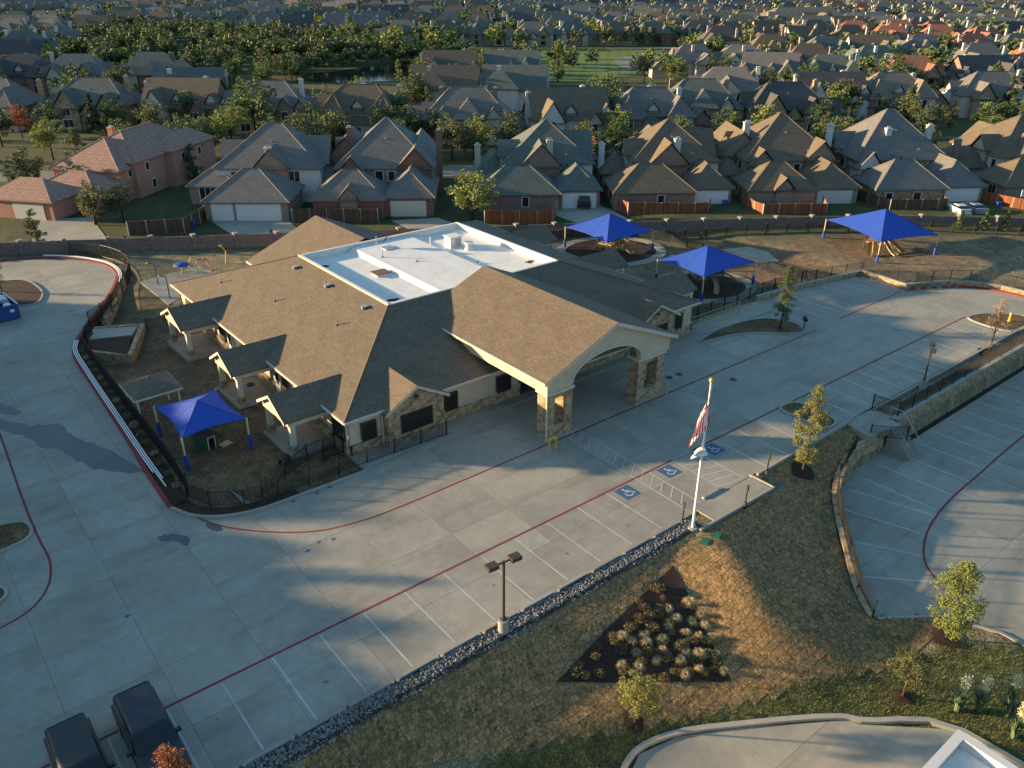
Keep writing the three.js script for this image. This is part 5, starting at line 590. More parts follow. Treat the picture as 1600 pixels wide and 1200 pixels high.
// plan: { b: blocks, c: chimneys [x, z, top], w: windows [x, y, z, wide, high, face], g: garage doors [x0, x1, z], d: door [x, z] }
function house(name, label, X, M, turn, plan, key, roof, wall, trim, detail, group, sc = 1) {
  const g = thing(name, label, 'house', X, M, 0, group, turn); g.scale.set(sc, 1, 1);
  if (!detail) { raw(g, 'wall', cached(key + 'w', () => J(plan.b.map(wallGeo))), wall); raw(g, 'roof', cached(key + 'r', () => J(plan.b.map(roofGeo))), roof); }
  else plan.b.forEach((b, i) => { raw(g, 'wall', cached(key + 'w' + i, () => wallGeo(b)), b.m ? WC[b.m] : wall); const r = raw(g, 'roof', cached(key + 'r' + i, () => roofGeo(b)), roof); if (detail > 1 && i < 3) { const w = b.w / 2 + .42, d = b.d / 2 + .42, p = b.p || .8, e = b.h - .42 * p * .5; if (b.t === 'hip') raw(r, 'ridge_cap', cached(key + 'k' + i, () => { const k = Math.min(w, d), l = [], y = e + k * p; const A = w > d ? [b.x - (w - d), y, b.z] : [b.x, y, b.z - (d - w)], E = w > d ? [b.x + (w - d), y, b.z] : [b.x, y, b.z + (d - w)]; if (Math.abs(w - d) > .05) l.push(rod(A, E, .1, 5)); for (const [sx, sz] of [[-1, -1], [-1, 1], [1, -1], [1, 1]]) l.push(rod([b.x + sx * w, e, b.z + sz * d], (w > d ? sx < 0 : sz < 0) ? A : E, .1, 5)); return J(l); }), roof); } });
  (plan.c || []).forEach(([x, z, t], i) => { const c = raw(g, 'chimney', cached(key + 'c' + i, () => J([box(.95, t, .8, x, t / 2, z), box(1.12, .16, .96, x, t + .08, z)])), trim); if (detail > 1) raw(c, 'chimney_cap', cached(key + 'C' + i, () => box(.55, .26, .5, x, t + .29, z)), mSteel); });
  if (detail) { const wl = detail > 1 ? plan.w : plan.w.slice(0, 5); wl.forEach(([x, y, z, w, h, f], i) => { const s = f === 'f' ? [w, h, .1] : [.1, h, w], o = f === 'f' ? [0, .0] : [0, 0]; if (detail > 1) { const q = raw(g, 'window', cached(key + 'W' + i, () => box(s[0] + (f === 'f' ? .2 : 0), h + .2, s[2] + (f === 'f' ? 0 : .2), x, y, z)), mFrame); const n = Math.max(1, Math.round(w / .9)); for (let k = 0; k < n; k++) raw(q, 'pane', cached(key + 'P' + i + '_' + k, () => { const u = (k + .5) / n * w - w / 2, pw = w / n - .1; return f === 'f' ? box(pw, h - .06, .06, x + u, y, z + .035) : box(.06, h - .06, pw, x + (f === 'l' ? -.035 : .035), y, z + u); }), mGlass); } else raw(g, 'window', cached(key + 'V' + i, () => box(s[0], h, s[2], x, y, z)), mGlass); }); }
  if (detail > 1) { (plan.g || []).forEach(([x0, x1, z], i) => { const q = raw(g, 'garage_door', cached(key + 'G' + i, () => box(x1 - x0 + .3, 2.5, .06, (x0 + x1) / 2, 1.22, z)), trim); for (let k = 0; k < 4; k++) raw(q, 'door_panel', cached(key + 'D' + i + k, () => box(x1 - x0, .56, .07, (x0 + x1) / 2, .32 + k * .58, z + .03)), plan.gw ? mDoorW : mDoor); }); { const b = plan.b.find(q => q.h > 4.5 && q.t === 'hip'); if (b) for (let k = 0; k < 3; k++) { const zr = (k - 1) * .2 * b.d + b.d * .22, xr = (k - 1) * b.w * .2, p = b.p, yv = b.h + (b.d / 2 - zr) * p * .999 - .1; if (Math.abs(xr) < b.w / 2 - (b.d / 2 - zr)) raw(g, 'roof_vent', cached(key + 'v' + k, () => box(.3, .5, .3, b.x + xr, yv + .1, b.z + zr)), mSteel); } }
    if (plan.d) { const q = raw(g, 'front_door', cached(key + 'F', () => box(1.5, 2.6, .12, plan.d[0], 1.3, plan.d[1])), mFrame); raw(q, 'door_leaf', cached(key + 'f', () => box(1.1, 2.3, .08, plan.d[0], 1.15, plan.d[1] + .05)), mWood); } }
  return g;
}
// back-of-lot plans (garage towards the alley, +z) and street-front plans (+z is the street)
const PB = [
  { b: [B(-8.6, 1.6, -8, 0, 2.9, 'hip', .85), B(1.6, 8.6, -13, -.8, 3.0, 'hip', .85), B(-6.5, 8.2, -24, -9.5, 5.9, 'hip', .9), B(-9.2, -2.2, -25, -15, 5.6, 'gz', 1.1), B(-11, -6, -20, -10, 3, 'hip', .8), B(3.2, 8, -26, -9, 6.1, 'gz', 1.15), B(-6, -2.2, -12, -8.6, 5.3, 'gz', 1.2)], c: [[9.0, -15.5, 10.6], [-5, -16, 11]], w: [[-3.4, 1.5, .02, 1.1, 1.4, 'f'], [-4.2, 4.4, -9.48, 2.2, 1.5, 'f'], [0, 4.4, -9.48, 1.2, 1.5, 'f'], [-8.62, 1.6, -4, 1.1, 1.3, 'l'], [-6.52, 4.4, -12, 1.4, 1.5, 'l'], [8.22, 4.4, -17, 1.2, 1.5, 'r'], [-6.52, 4.4, -14.4, 1.0, 1.4, 'l'], [-8.62, 1.6, -6.2, .9, 1.2, 'l'], [1.9, 4.4, -9.48, 1.0, 1.4, 'f']], g: [[2.4, 7.6, -.76]] },
  { b: [B(-9, 3.0, -8.4, 0, 2.9, 'hip', .8), B(3, 9.4, -12, -2, 3.0, 'hip', .9), B(-4.5, 9.2, -23, -9.5, 5.9, 'hip', .85), B(-9, -3.5, -22, -12, 3.2, 'hip', .9), B(-2, 4, -25, -8.6, 5.7, 'gz', 1.1), B(4, 9.4, -20, -13, 5.9, 'gx', 1.1)], c: [[2.4, -10, 9.6], [-8.8, -15, 8]], w: [[-2, 1.6, .02, 1.0, 1.4, 'f'], [-3.0, 4.3, -9.48, 1.2, 1.5, 'f'], [6.4, 4.3, -9.48, 2.4, 1.5, 'f'], [-9.02, 1.6, -3, 1.8, 1.4, 'l'], [-4.52, 4.4, -13, 1.4, 1.5, 'l'], [9.22, 4.3, -15, 1.2, 1.4, 'r'], [-6.6, 1.6, -11.98, 2.6, 1.7, 'f'], [-4.52, 4.4, -10.6, 1.0, 1.4, 'l'], [-9.02, 1.6, -6, 1.0, 1.3, 'l']], g: [[3.8, 8.8, -1.96]], gw: 1 },
  { b: [B(-5.9, 5.9, -9.5, 0, 2.9, 'hip', .78), B(-7, 8.8, -24, -10.5, 5.9, 'hip', .85), B(-11, -4, -20, -9, 3, 'hip', .7), B(-1, 4, -25, -9.8, 6, 'gz', 1.1), B(4, 9.2, -21, -14, 6, 'gx', 1.0)], c: [[1.2, -10.6, 9.2]], w: [[-7.02, 4.4, -14, 1.2, 1.5, 'l'], [-8.2, 1.6, -8.98, 2.6, 2.0, 'f'], [4.8, 4.4, -10.48, 1.6, 1.6, 'f'], [-3.6, 4.5, -10.48, 2.4, 1.2, 'f'], [8.82, 4.4, -14, 1.2, 1.4, 'r']], g: [[-4.9, -2.0, .04], [-1.4, 4.8, .04]], gw: 1 },
  { b: [B(-8.5, 2.4, -8, 0, 2.9, 'hip', .9), B(2.4, 9, -14, -1, 3.0, 'hip', .95), B(-8, 7, -23, -9, 6.0, 'hip', 1.0), B(-8.2, -4.6, -10.5, -7.4, 5.0, 'gz', 1.3), B(-3.4, -.4, -10, -7.6, 4.6, 'gz', 1.3)], c: [[-2, -12.4, 10.5], [8.2, -18, 10]], w: [[-6.4, 4.2, -7.38, 1.4, 1.3, 'f'], [-1.9, 4.0, -7.58, 1.2, 1.2, 'f'], [-6.5, 1.5, .02, 1.0, 1.3, 'f'], [-2, 1.5, .02, 1.2, 1.4, 'f'], [-8.02, 4.4, -14, 1.4, 1.5, 'l'], [4.6, 4.3, -8.98, 1.6, 1.5, 'f']], g: [[3.0, 8.4, -.96]], gw: 1 }];
const PS = [
  { b: [B(-9, 9, -10.5, 0, 5.7, 'hip', .9), B(-6.6, -1.4, -6, 1.4, 5.2, 'gz', 1.25), B(2.6, 6.8, -5, 1.0, 5.0, 'gz', 1.3), B(9, 13.5, -10, -2.5, 3.2, 'gx', .9), B(-1.4, 2.6, -3, .8, 3.4, 'gz', 1.2), B(-4, 3, -14.5, -6, 5.5, 'gz', .9)], c: [[7.2, -6, 11.6]], w: [[-4, 4.3, 1.42, 1.7, 1.7, 'f'], [4.7, 4.2, 1.02, 1.3, 1.7, 'f'], [-4, 1.4, 1.42, 2.2, 1.7, 'f'], [4.7, 1.4, 1.02, 1.6, 1.7, 'f'], [-8.02, 4.2, -5, 1.2, 1.5, 'l'], [10.5, 1.6, -2.48, 1.8, 1.4, 'f'], [.6, 4.4, .02, 1, 1.3, 'f'], [8.02, 4.2, -6, 1.2, 1.5, 'r']], d: [.6, .82] },
  { b: [B(-10, 7, -11, -1, 5.6, 'hip', .95), B(-9, -4, -8, .8, 5.4, 'hip', 1.4), B(1.5, 6.5, -9, 1.6, 5.8, 'hip', 1.25), B(7, 12.5, -10, -3, 3.2, 'gz', .9), B(-8, -1, -15, -7, 5.2, 'gz', .85), B(-4, 1.5, -3, .2, 3.2, 'hip', .9)], c: [[-1, -8, 11.2], [6.2, -11, 10.4]], w: [[4, 4.2, 1.62, 1.2, 1.8, 'f'], [-6.5, 4.2, .82, 1.3, 1.7, 'f'], [4, 1.4, 1.62, 2.4, 1.9, 'f'], [-6.5, 1.4, .82, 1.8, 1.7, 'f'], [-9.02, 4.2, -5, 1.2, 1.5, 'l'], [9, 1.6, -2.98, 1.8, 1.4, 'f'], [-1.4, 4.3, -.98, 1.2, 1.4, 'f']], d: [-1.2, .22] },
  { b: [B(-8, 8, -12, -1, 5.4, 'gx', .95), B(-7, -2, -6, 1, 5.2, 'gz', 1.45), B(-1, 8.5, -14, -6, 6.0, 'hip', .9), B(8, 13.5, -11, -2, 3.2, 'gz', 1.0), B(3, 6, -4, .6, 4.6, 'gz', 1.3)], c: [[-8.3, -6, 10.8], [4, -9, 11.5]], w: [[-4.5, 4.4, 1.02, 1.1, 1.7, 'f'], [4.5, 3.9, .62, 1.1, 1.4, 'f'], [-4.5, 1.3, 1.02, 1.8, 1.9, 'f'], [4.5, 1.3, .62, 1.4, 1.6, 'f'], [-8.02, 4.2, -6, 1.2, 1.5, 'l'], [10.7, 1.5, -1.98, 2, 1.4, 'f']], d: [.6, -.94] },
  { b: [B(-9, 8.5, -10.5, 0, 5.6, 'hip', 1.0), B(-12.5, -7, -9, -1, 3.2, 'gx', .9), B(2, 8, -15, -6, 5.4, 'gz', .9), B(-2.8, 2.8, -6, 1.6, 5.9, 'hip', 1.1), B(7.5, 12, -13, -4, 3.1, 'hip', 1.0)], c: [[5.5, -5, 11.6], [-6, -10, 11]], w: [[0, 4.4, 1.62, 1.3, 1.9, 'f'], [-5, 4.2, .02, 1.3, 1.6, 'f'], [5, 4.2, .02, 1.3, 1.6, 'f'], [-5, 1.4, .02, 2, 1.8, 'f'], [5, 1.4, .02, 2, 1.8, 'f'], [-7.52, 4.2, -6, 1.2, 1.5, 'l']], d: [0, 1.62] }];
for (const P of PB) for (const b of P.b) { if (b.h > 4) b.h -= .5; b.p *= .92; } for (const P of PB) for (const c of P.c) c[2] -= 1.0; for (const P of PS) { for (const b of P.b) { b.p *= 1.0; if (b.h > 4) b.h -= .3; } for (const c of P.c) c[2] -= 1.2; } for (const P of [...PB, ...PS]) for (const w of P.w) if (w[1] > 3) w[1] -= .4;
// extra gables and dormers, paler than the walls they rise from
const gb = (x0, x1, z0, z1, h, t, p, m) => { const b = B(x0, x1, z0, z1, h, t, p); b.m = m; return b; };
PS[0].b.push(gb(-9.6, -6.8, -7.5, -4.5, 6.2, 'gx', 1.1, 'white'), gb(6.9, 9.3, -3.4, .5, 5.5, 'gz', 1.2, 'stone')); PS[1].b.push(gb(-2.4, -.4, -4.6, -1.2, 6.4, 'gz', 1.2, 'white'), gb(-10.6, -7.5, -9, -5.6, 5.9, 'gx', 1.1, 'cream')); PS[2].b.push(gb(-1.2, .8, -4.6, -1.4, 6.4, 'gz', 1.2, 'white'), gb(6.4, 8.4, -4.6, -1.4, 6.4, 'gz', 1.2, 'white')); PS[3].b.push(gb(-6.4, -3.6, -3.6, .5, 5.6, 'gz', 1.2, 'cream'), gb(3.8, 6.6, -3.6, .5, 5.6, 'gz', 1.2, 'cream'), gb(-9.5, -6.8, -7, -4, 5.8, 'gx', 1.1, 'white')); PS[0].b[1].m = 'stone'; PS[2].b[1].m = 'white'; PS[1].b[2].m = 'cream';
PB[0].b.push(gb(-7.2, -4, -20, -16.6, 6.2, 'gx', 1.1, 'white'), gb(-4.6, -2.2, -2.8, .4, 3.2, 'gz', 1.1, 'tan')); PB[1].b.push(gb(-5.2, -2.4, -16, -12.6, 6.0, 'gx', 1.1, 'cream')); PB[2].b.push(gb(-7.6, -4.4, -20, -16.6, 6.0, 'gx', 1.1, 'white')); PB[3].b.push(gb(-8.6, -5.2, -19, -15.4, 6.2, 'gx', 1.1, 'white'));
PB[1].b[2].m = 'white'; PB[2].b[1].m = 'white'; PB[0].b[2].m = 'tan'; PB[3].b[3].m = PB[3].b[4].m = 'white';
const inD = (r, d) => [r * .809 + d * .588, -r * .588 + d * .809], TH = -.628;
const near = 'houses backing onto the perimeter wall', row2 = 'houses across the first street';
const spotsH = [];
const H = (name, label, X, M, turn, plan, key, roof, wall, trim, det, grp, sc) => { spotsH.push([X + Math.sin(turn) * -10, M + Math.cos(turn) * 10]); return house(name, label, X, M, turn, plan, key, RC[roof], WC[wall], WC[trim], det, grp, sc); };
H('brick_house', 'grey-brown roofed house with two white garage doors behind the left wall', 43.2, 114.4, -.66, PB[2], 'b2', 'grey', 'tan', 'white', 2, near);
H('brick_house', 'brown brick house with tall right chimney directly behind the school roof', 58.2, 104.6, -.64, PB[0], 'b0', 'grey', 'brick', 'brick', 2, near);
H('brick_house', 'green-grey roofed house above the leftmost blue canopy', 79.3, 92.4, -.62, PB[1], 'b1', 'green', 'rose', 'cream', 2, near);
H('brick_house', 'brick house with white chimney and fence behind the first two canopies', 96.2, 80.9, -.61, PB[1], 'b1', 'brown', 'rose', 'white', 2, near);
H('brick_house', 'brick house with double beige garage behind an orange wood fence', 113.2, 69.7, -.62, PB[0], 'b0', 'brown', 'tan', 'white', 2, near);
H('brick_house', 'house with two white front dormers behind the far right canopy', 129.4, 58.4, -.6, PB[3], 'b3', 'grey', 'stone', 'white', 2, near);
H('brick_house', 'brick house with tall chimney at the right edge behind the wall', 147.6, 47.0, -.58, PB[1], 'b1', 'brown', 'tan', 'rose', 2, near); H('brick_house', 'brown roofed house cut off by the right edge behind the wall', 166, 35.5, -.56, PB[0], 'b0', 'grey', 'cream', 'rose', 2, near);
{ const plan = { b: [B(-5.5, 5.2, -20, -1, 5.7, 'hip', .62), B(-7, 4.4, -10, 2, 4.9, 'hip', .62), B(-6, 4.6, 1, 8.5, 3.0, 'hip', .55), B(-9.5, 1.2, 6.5, 13.5, 2.9, 'hip', .62), B(.6, 6.6, -22, -9, 5.9, 'hip', .62)], c: [[-5.2, -11, 8.6]], w: [[5.22, 4.4, -4, .9, 1.2, 'r'], [6.62, 4.4, -12, .9, 1.2, 'r'], [6.62, 4.4, -17, .9, 1.2, 'r'], [5.22, 1.5, -5, .9, 1.3, 'r'], [6.62, 1.5, -15, 1.2, 1.6, 'r'], [4.42, 3.9, -.5, .8, 1.0, 'r']], g: [[-5.2, -.2, 13.54]] };
  H('stucco_house', 'large pink stucco house with clay tile roof at the left', 31.1, 140.5, -.88, plan, 'pk', 'pink', 'pink', 'pink', 2, near); }
// second row, facing the camera across the street
[[45.5, 207, 'green', 'stone', 0, 'grey-green roofed house with a pale stone entry gable at the far left'], [60, 192, 'brown', 'brick', 2, 'brown roofed brick house with two white-edged front gables'], [74.5, 179, 'grey', 'tan', 0, 'wide grey roofed house with several pale gables left of the centre'], [88.5, 160.5, 'brown', 'cream', 1, 'brown roofed stucco house with a rounded front bay'], [102, 141.5, 'grey', 'rose', 3, 'tall hip-roofed house with an arched door facing the street'], [119, 128.4, 'brown', 'cream', 2, 'house with a steep pale stucco gable above the green roof'], [136, 120, 'grey', 'rose', 1, 'grey roofed brick house with tall left chimney in the second row'], [152, 122, 'green', 'tan', 3, 'green-grey roofed house with white dormers in the second row'], [166, 109, 'dark', 'stone', 0, 'long dark roofed house with pale front gables in the second row'], [190, 113, 'dark', 'white', 2, 'white house with a very steep front gable at the right'], [206, 104, 'tan', 'rose', 1, 'tan roofed house with twin brick chimneys at the right'], [226, 91, 'grey', 'cream', 0, 'grey roofed house at the right edge of the second row'], [28, 218, 'grey', 'stone', 1, 'grey roofed house at the left edge of the second row'], [245, 78, 'tan', 'stone', 3, 'tan roofed house cut off by the right edge in the second row']].forEach(([X, M, r, w, k, l]) => H('street_house', l, X, M, TH + (hash(X | 0, 1, 3) - .5) * .25, PS[k], 's' + k, r, w, hash(X | 0, 2, 2) > .5 ? 'white' : w, 2, row2));
// the rows beyond: curved streets with houses on both sides
const belt = [[70, 300], [112, 256], [140, 284], [188, 296], [215, 330], [172, 470], [110, 470]], lake = [[124, 254], [146, 242], [170, 230], [186, 256], [192, 276], [170, 284], [148, 280], [128, 272]], park = [[208, 328], [262, 302], [300, 262], [268, 222], [196, 206], [176, 226], [196, 262], [206, 284]];
const grow = (poly, o) => { const cx = poly.reduce((s, p) => s + p[0], 0) / poly.length, cm = poly.reduce((s, p) => s + p[1], 0) / poly.length; return poly.map(([x, m]) => { const l = Math.hypot(x - cx, m - cm); return [x + (x - cx) / l * o, m + (m - cm) / l * o]; }); };
const zones = [grow(belt, 10), grow(lake, 13), grow(park, 9)], bend = (r, k) => 7 * Math.sin(r / 95 + k * 1.7) + 3 * Math.sin(r / 41 + k);
const rows = []; for (let k = 1; k < 12; k++) { rows.push([150 + 86 * k, -1, k]); rows.push([150 + 86 * k, 1, k]); } rows.unshift([150, 0, 0]);
const farH = []; let nFar = 0; const farList = [];
const roofWords = { brown: 'brown', grey: 'grey', green: 'green-grey', dark: 'dark grey', tan: 'tan', clay: 'orange' };
for (const [sd, side, k] of rows) { if (!side) continue; const wide = sd * .70 + 25; let i = 0; const row = [];
  for (let r = -wide; r < wide + 30; r += 18.5 + 3 * hash(i, k, 5)) { i++; const d = sd + bend(r, k) + side * 15 + (hash(i, k, 8) - .5) * 3, [X, M] = inD(r + (hash(i, k, 9) - .5) * 3, d), mid = inD(r, d + side * 8); if (k === 1 && ((side < 0 && r > -50 && r < -14) || (side < 0 && r > 22 && r < 46) || (side > 0 && r > -58 && r < -18) || (side > 0 && r > 14 && r < 66))) continue; if (zones.some(z => inside(mid, z) || inside([X, M], z)) || hash(i, k, side + 12) < .05) continue; if (spotsH.some(s => Math.hypot(s[0] - mid[0], s[1] - mid[1]) < 17)) continue; row.push([X, M, r, i]); }
  row.sort((a, b) => a[2] - b[2]); row.forEach(([X, M, r, q], j) => { const rr1 = hash(q, k, 21), roof = X > 195 && M > 90 && M < 200 && r > 95 && hash(q, k, 31) < .22 ? 'clay' : rr1 < .14 ? 'brown' : rr1 < .44 ? 'grey' : rr1 < .56 ? 'tan' : rr1 < .74 ? 'dark' : rr1 < (r > 60 && k > 1 ? .95 : 1.1) ? 'green' : 'clay', w = ['cream', 'tan', 'white', 'stone', 'rose', 'cream', 'brick'][Math.floor(hash(q, k, 22) * 7)]; farH.push([X, M, TH + (side > 0 ? 0 : Math.PI) + .075 * Math.cos(r / 95 + k * 1.7) + (hash(q, k, 23) - .5) * .3, roof, w, Math.floor(hash(q, k, 24) * 4), k, side, j]); }); }
farH.sort((a, b) => Math.hypot(a[0], a[1]) - Math.hypot(b[0], b[1])); const stuffW = {}, stuffR = {};
farH.forEach(([X, M, turn, roof, w, k, ks, side, j], i) => { spotsH.push([X - 8 * Math.sin(turn), M + 8 * Math.cos(turn)]);
  if (i < 270) { const D = Math.hypot(X, M); house('distant_house', `${roofWords[roof]} roofed ${w === 'white' || w === 'cream' ? w : w === 'stone' ? 'stone' : 'brick'} house, ${ord(j)} from left, ${side > 0 ? 'far' : 'near'} side of ${ord(ks)} street back`, X, M, turn, PS[k], 's' + k, RC[roof], WC[w], WC[hash(i, 1, 1) > .4 ? 'white' : w], D < 420 ? 1 : 0, 'houses of the far streets', hash(i, 4, 4) < .5 ? -1 : 1); }
  else { const mx = new THREE.Matrix4().makeRotationY(turn).setPosition(X, 0, -M), P = PS[k]; (stuffW[w] ||= []).push(...P.b.slice(0, 4).map(b => wallGeo(b).applyMatrix4(mx))); for (const [x, z, t] of P.c) (stuffW.white ||= []).push(J([box(.9, t - .6, .8, x, t / 2 - .3, z)]).applyMatrix4(mx)); (stuffR[roof] ||= []).push(...P.b.slice(0, 4).map(b => roofGeo(b).applyMatrix4(mx))); } });
{ const g = new THREE.Group(); g.name = 'distant_rooftops'; g.userData.kind = 'stuff'; tag(g, 'mass of small roofs and walls along the top of the picture', 'rooftops'); scene.add(g); for (const k in stuffW) part(g, 'wall', stuffW[k], WC[k]); for (const k in stuffR) part(g, 'roof', stuffR[k], RC[k]); }
{ const g = thing('long_roof_building', 'very large long tan-roofed building near the top right', 'building', 470, 300, 0, undefined, -.5), l = [B(-32, 26, -26, 0, 6, 'hip', .5), B(20, 58, -22, -2, 5, 'hip', .5), B(-6, 8, -12, 8, 6, 'gz', .6)]; for (const b of l) { raw(g, 'wall', fin(wallGeo(b)), WC.cream); raw(g, 'roof', fin(roofGeo(b)), RC.tan); } spotsH.push([470, 312]); }
// streets, alley, driveways, lake, park, far green
const roadM = mat(C(.26, .255, .24), { map: tConc });
for (let k = 0; k < 9; k++) { const pts = []; for (let r = -(200 + k * 70); r <= 260 + k * 75; r += 8) { const p = inD(r, 150 + 86 * k + (k ? bend(r, k) : 3 * Math.sin(r / 40))); pts.push(p); } let run = []; const flush = () => { if (run.length > 2) surf('street', ribbon(run, 8.2, .035), roadM); run = []; }; for (const p of pts) { if (k && zones.some(z => inside(p, z))) flush(); else run.push(p); } flush(); }
for (const r of [-190, -60, 190, 330]) { const p = []; for (let d = 150; d < 800; d += 10) { const q = inD(r * (1 + (d - 150) / 700), d); if (!zones.some(z => inside(q, z))) p.push(q); else { if (p.length > 2) surf('street', ribbon(p.splice(0), 7.5, .045), roadM); p.length = 0; } } if (p.length > 2) surf('street', ribbon(p, 7.5, .045), roadM); }
surf('alley', ribbon([[8, 124.5], [41.8, 104.0], [83.2, 79.0], [106.6, 64.4], [118.2, 55.8], [150, 30]], 3.6, .03), roadM);
[[[38.6, 105.8], [46.0, 101.2], [47.8, 110.6], [38.9, 117.6]], [[59.2, 94.2], [66, 90.0], [65.6, 99.0], [59.4, 102.0]], [[79.8, 81.6], [86, 78.0], [90, 90], [84.6, 93.4], [80, 90]], [[99, 69.8], [103.6, 67], [104, 75.4], [99.6, 77.6]], [[115, 59], [121, 54.6], [121, 63.6], [115.6, 66.6]], [[127.5, 49.5], [134, 44.6], [137, 53], [130.6, 57]], [[16, 120.2], [24.6, 115.2], [26, 130], [20, 133]]].forEach(p => surf('driveway', prism(p, -.1, .05), concs[1]));
{ const l = surf('lake', sheet(smooth(lake, 6, true), .05), new THREE.MeshPhysicalMaterial({ color: C(.01, .018, .018), roughness: .06, bumpMap: tex(256, 9, (u, v) => fbm(u * 12, v * 12, 12, 9, 3), false), bumpScale: .02 })); surf('park_lawn', sheet(smooth(park, 6, true), .03), mat(C(.62, .66, .22), { map: tGreen })); surf('park_path', ribbon(smooth([[232, 208], [236, 224], [246, 238], [262, 252], [290, 246]], 4), 6, .06), roadM); }
// ---------------------------------------------------------------- walls and wood fences of the gardens
{ const path = [[-8, 130], [12.2, 118], [41, 100.9], [82.5, 75.9], [106, 61.3], [117.4, 52.8], [140, 32]], pts = walk(path, 5.2), g = thingW('perimeter_wall', 'long grey-brown panel wall with pale post caps between school and houses', 'wall', ...pts[0]); const mw = mat(C(.34, .29, .27), { map: tBrick });
  pts.forEach((p, i) => { part(g, 'post', bx(p[0] - .22, p[0] + .22, -.2, 1.85, p[1] - .22, p[1] + .22), mw); part(g, 'post_cap', bx(p[0] - .3, p[0] + .3, 1.85, 1.97, p[1] - .3, p[1] + .3), mKerb); if (i) part(g, 'panel', band([pts[i - 1], p], .16, -.2, 1.7), mw); }); }
function woodFence(label, path, m, h = 1.9) { const pts = walk(path, 2.4), g = thingW('wood_fence', label, 'fence', ...pts[0], 0, 'wood garden fences'); pts.forEach((p, i) => { part(g, 'post', bx(p[0] - .06, p[0] + .06, -.1, h + .08, p[1] - .06, p[1] + .06), mSteel); if (i) { part(g, 'panel', band([pts[i - 1], p], .06, .02, h), m); part(g, 'top_rail', band([pts[i - 1], p], .12, h, h + .05), m); } }); }
woodFence('grey-brown wood fence round the yard of the pink house', [[27.6, 117.2], [34, 114], [38.2, 118.2], [41.0, 122.8], [47, 131]], mFence2); woodFence('dark wood fence left of the brown brick house', [[47.9, 109.6], [49.8, 108.6], [57.8, 101.9], [59, 103.5]], mFence2); woodFence('red-brown wood fence before the green-roofed house', [[69.2, 92.4], [76.8, 86.4], [80.6, 89.9]], mFence); woodFence('long orange wood fence running back beside the green-roofed house', [[103.7, 110.6], [94, 94], [88.2, 83.4], [97.6, 75.6], [100.2, 77.2]], mFence); woodFence('bright orange wood fence before the double beige garage', [[113, 83], [106.5, 76], [103.2, 70.6], [111.4, 64.6], [115, 67.6]], mFence); woodFence('brown wood fence before the house with two dormers', [[124, 69], [120.8, 60.4], [128.4, 54.8], [130.6, 57]], mFence2); woodFence('dark red fence right of the dormer house garage', [[137.6, 54.2], [137.2, 47.4], [146, 42]], mFence);
{ const g = thing('basketball_hoop', 'basketball hoop with white backboard on the far right driveway', 'basketball hoop', 135.6, 47.6, 0, undefined, -.4); part(g, 'pole', rod([0, 0, 0], [0, 3.2, 0], .07), mBlack); const b = part(g, 'backboard', box(1.5, 1.0, .06, 0, 3.3, .3), mWhite); part(b, 'target_square', [box(.6, .06, .02, 0, 3.5, .345), box(.06, .45, .02, -.27, 3.27, .345), box(.06, .45, .02, .27, 3.27, .345)], mBlack); part(g, 'hoop_ring', (() => { const t = new THREE.TorusGeometry(.23, .02, 6, 18); t.rotateX(Math.PI / 2); t.translate(0, 3.0, .6); return t; })(), mat(C(.5, .12, .03))); }
[[35.6, 115.6, 'by the pink house yard fence'], [58.6, 103.6, 'beside the brown brick house'], [103.8, 77.2, 'between two brick garages'], [136.5, 51, 'near the far right driveway']].forEach(([X, M, d]) => { const g = thing('trash_bin', 'dark blue wheeled trash bin ' + d, 'trash bin', X, M, 0, 'blue wheeled bins', TH); part(g, 'bin', box(.6, .95, .7, 0, .52, 0), mPad); part(g, 'lid', box(.66, .08, .78, 0, 1.04, .02), mPad); for (const s of [-1, 1]) part(g, 'wheel', rod([s * .26, .1, -.32], [s * .32, .1, -.32], .1, 10), mBlack); });
// ---------------------------------------------------------------- trees among the houses
const blocked = (X, M, q) => { const d = .588 * X + .809 * M, r = .809 * X - .588 * M; return (d > 192 && d < 275 && r > -56 && r < -14) || (d > 196 && d < 300 && r > 12 && r < 62 && hash(X * 7 | 0, M * 7 | 0, 3) < .75) || blocked0(X, M, q); };
const blocked0 = (X, M, q) => spotsH.some(s => Math.abs(s[0] - X) < q && Math.abs(s[1] - M) < q && Math.hypot(s[0] - X, s[1] - M) < q) || inside([X, M], lake) || inside([X, M], park);
const cand = []; const kinds = ['green', 'green', 'dark', 'olive', 'dark', 'dark', 'green', 'olive', 'green', 'lime'];
for (let i = 0; i < 170; i++) { const q = [rr(70, 190), rr(250, 470)]; if (inside(q, belt) && !inside(q, lake)) cand.push([...q, rr(7, 11), 1]); }
for (let i = 0; i < 64; i++) { const t = i / 64 * lake.length, a = lake[Math.floor(t)], b = lake[(Math.floor(t) + 1) % lake.length], f = t % 1, q = [lerp(a[0], b[0], f), lerp(a[1], b[1], f)], cx = 156, cm = 260, l = Math.hypot(q[0] - cx, q[1] - cm); if (.588 * q[0] + .809 * q[1] < 290 && (.809 * q[0] - .588 * q[1] < -18 || hash(i, 9, 1) < .5)) continue; cand.push([q[0] + (q[0] - cx) / l * rr(2, 9), q[1] + (q[1] - cm) / l * rr(2, 9), rr(4, 8.5), 2]); }
for (let i = 0; i < 5200; i++) { const d = 160 + 690 * Math.pow(rnd(), .62), r = rr(-1, 1) * (d * .72 + 20), q = inD(r, d); if (!blocked(q[0], q[1], 8.2) && !(Math.abs((d - 150 + 43) % 86 - 43) < 5)) cand.push([...q, rr(5.5, 10.5) * (hash(i, 3, 3) < .12 ? 1.25 : 1), 0]); }
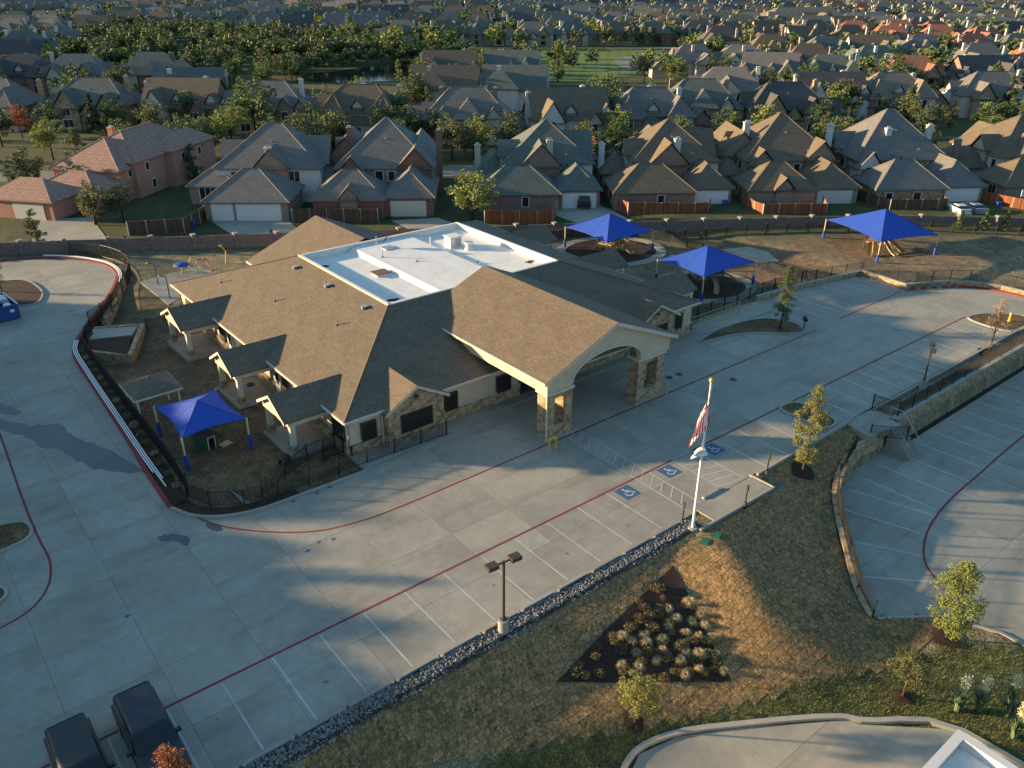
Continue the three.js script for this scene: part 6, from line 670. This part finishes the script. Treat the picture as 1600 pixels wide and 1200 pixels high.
for (let r = -70; r < 260; r += 5.5) for (const d of [141, 161]) if (hash(r | 0, d, 6) < .62) { const q = inD(r + rr(-1.5, 1.5), d + rr(-2.5, 2.5)); if (!blocked(q[0], q[1], 7.5)) cand.push([...q, rr(5, 9), 0]); }
for (const [X, M] of [[214, 262], [222, 250], [208, 250], [228, 236], [212, 236], [206, 226], [238, 266], [196, 246]]) cand.push([X + rr(-3, 3), M + rr(-3, 3), rr(6, 10), 3]);
cand.sort((a, b) => Math.hypot(a[0], a[1]) - Math.hypot(b[0], b[1])); const cnt = {}, farT = [];
cand.forEach(([X, M, h, z], i) => { const k = kinds[Math.floor(hash(i, 5, 5) * (z === 1 ? 9 : 10))], mdl = hash(i, 6, 6) < .74 ? i % 4 : 4 + i % 2; if (treeN < 290) { const dep = Math.floor((.588 * X + .809 * M - 107) / 43), key = z ? z * 100 : dep; cnt[key] = (cnt[key] || 0) + 1; const words = { olive: 'olive', green: 'mid green', dark: 'dark green', lime: 'yellow-green', gold: 'golden' }[k]; const where = z === 1 ? `in the wood left of the lake, ${ord(cnt[key] - 1)} nearest` : z === 2 ? `on the lake shore, ${ord(cnt[key] - 1)} nearest` : z === 3 ? `on the park lawn, ${ord(cnt[key] - 1)} from the near end` : `among the roofs, ${ord(cnt[key] - 1)} nearest in ${ord(dep - 1)} band of houses`; yardTree(`${mdl > 3 ? 'tall ' : ''}${words} tree ${where}`, X, M, h, mdl, LM[k]); } else farT.push([X, M, h, k]); });
{ const by = {}; for (const t of farT) (by[t[3]] ||= []).push(t); const g = new THREE.Group(); g.name = 'distant_trees'; g.userData.kind = 'stuff'; tag(g, 'mass of small trees between the far roofs', 'trees'); scene.add(g); const m4 = new THREE.Matrix4(), q = new THREE.Quaternion(), up = new THREE.Vector3(0, 1, 0); const lowC = crown(420, .46, 3.0, 6.4, 1.0, 'round', 30);
  for (const k in by) { const im = new THREE.InstancedMesh(lowC, LM[k], by[k].length); by[k].forEach(([X, M, h], i) => { q.setFromAxisAngle(up, i); const s = h / 7.8; m4.compose(new THREE.Vector3(X, 0, -M), q, new THREE.Vector3(s * 1.1, s, s * 1.1)); im.setMatrixAt(i, m4); }); im.name = 'tree_crowns'; im.userData.kind = 'stuff'; im.castShadow = im.receiveShadow = true; g.add(im); } }

renderer.render(scene, camera);
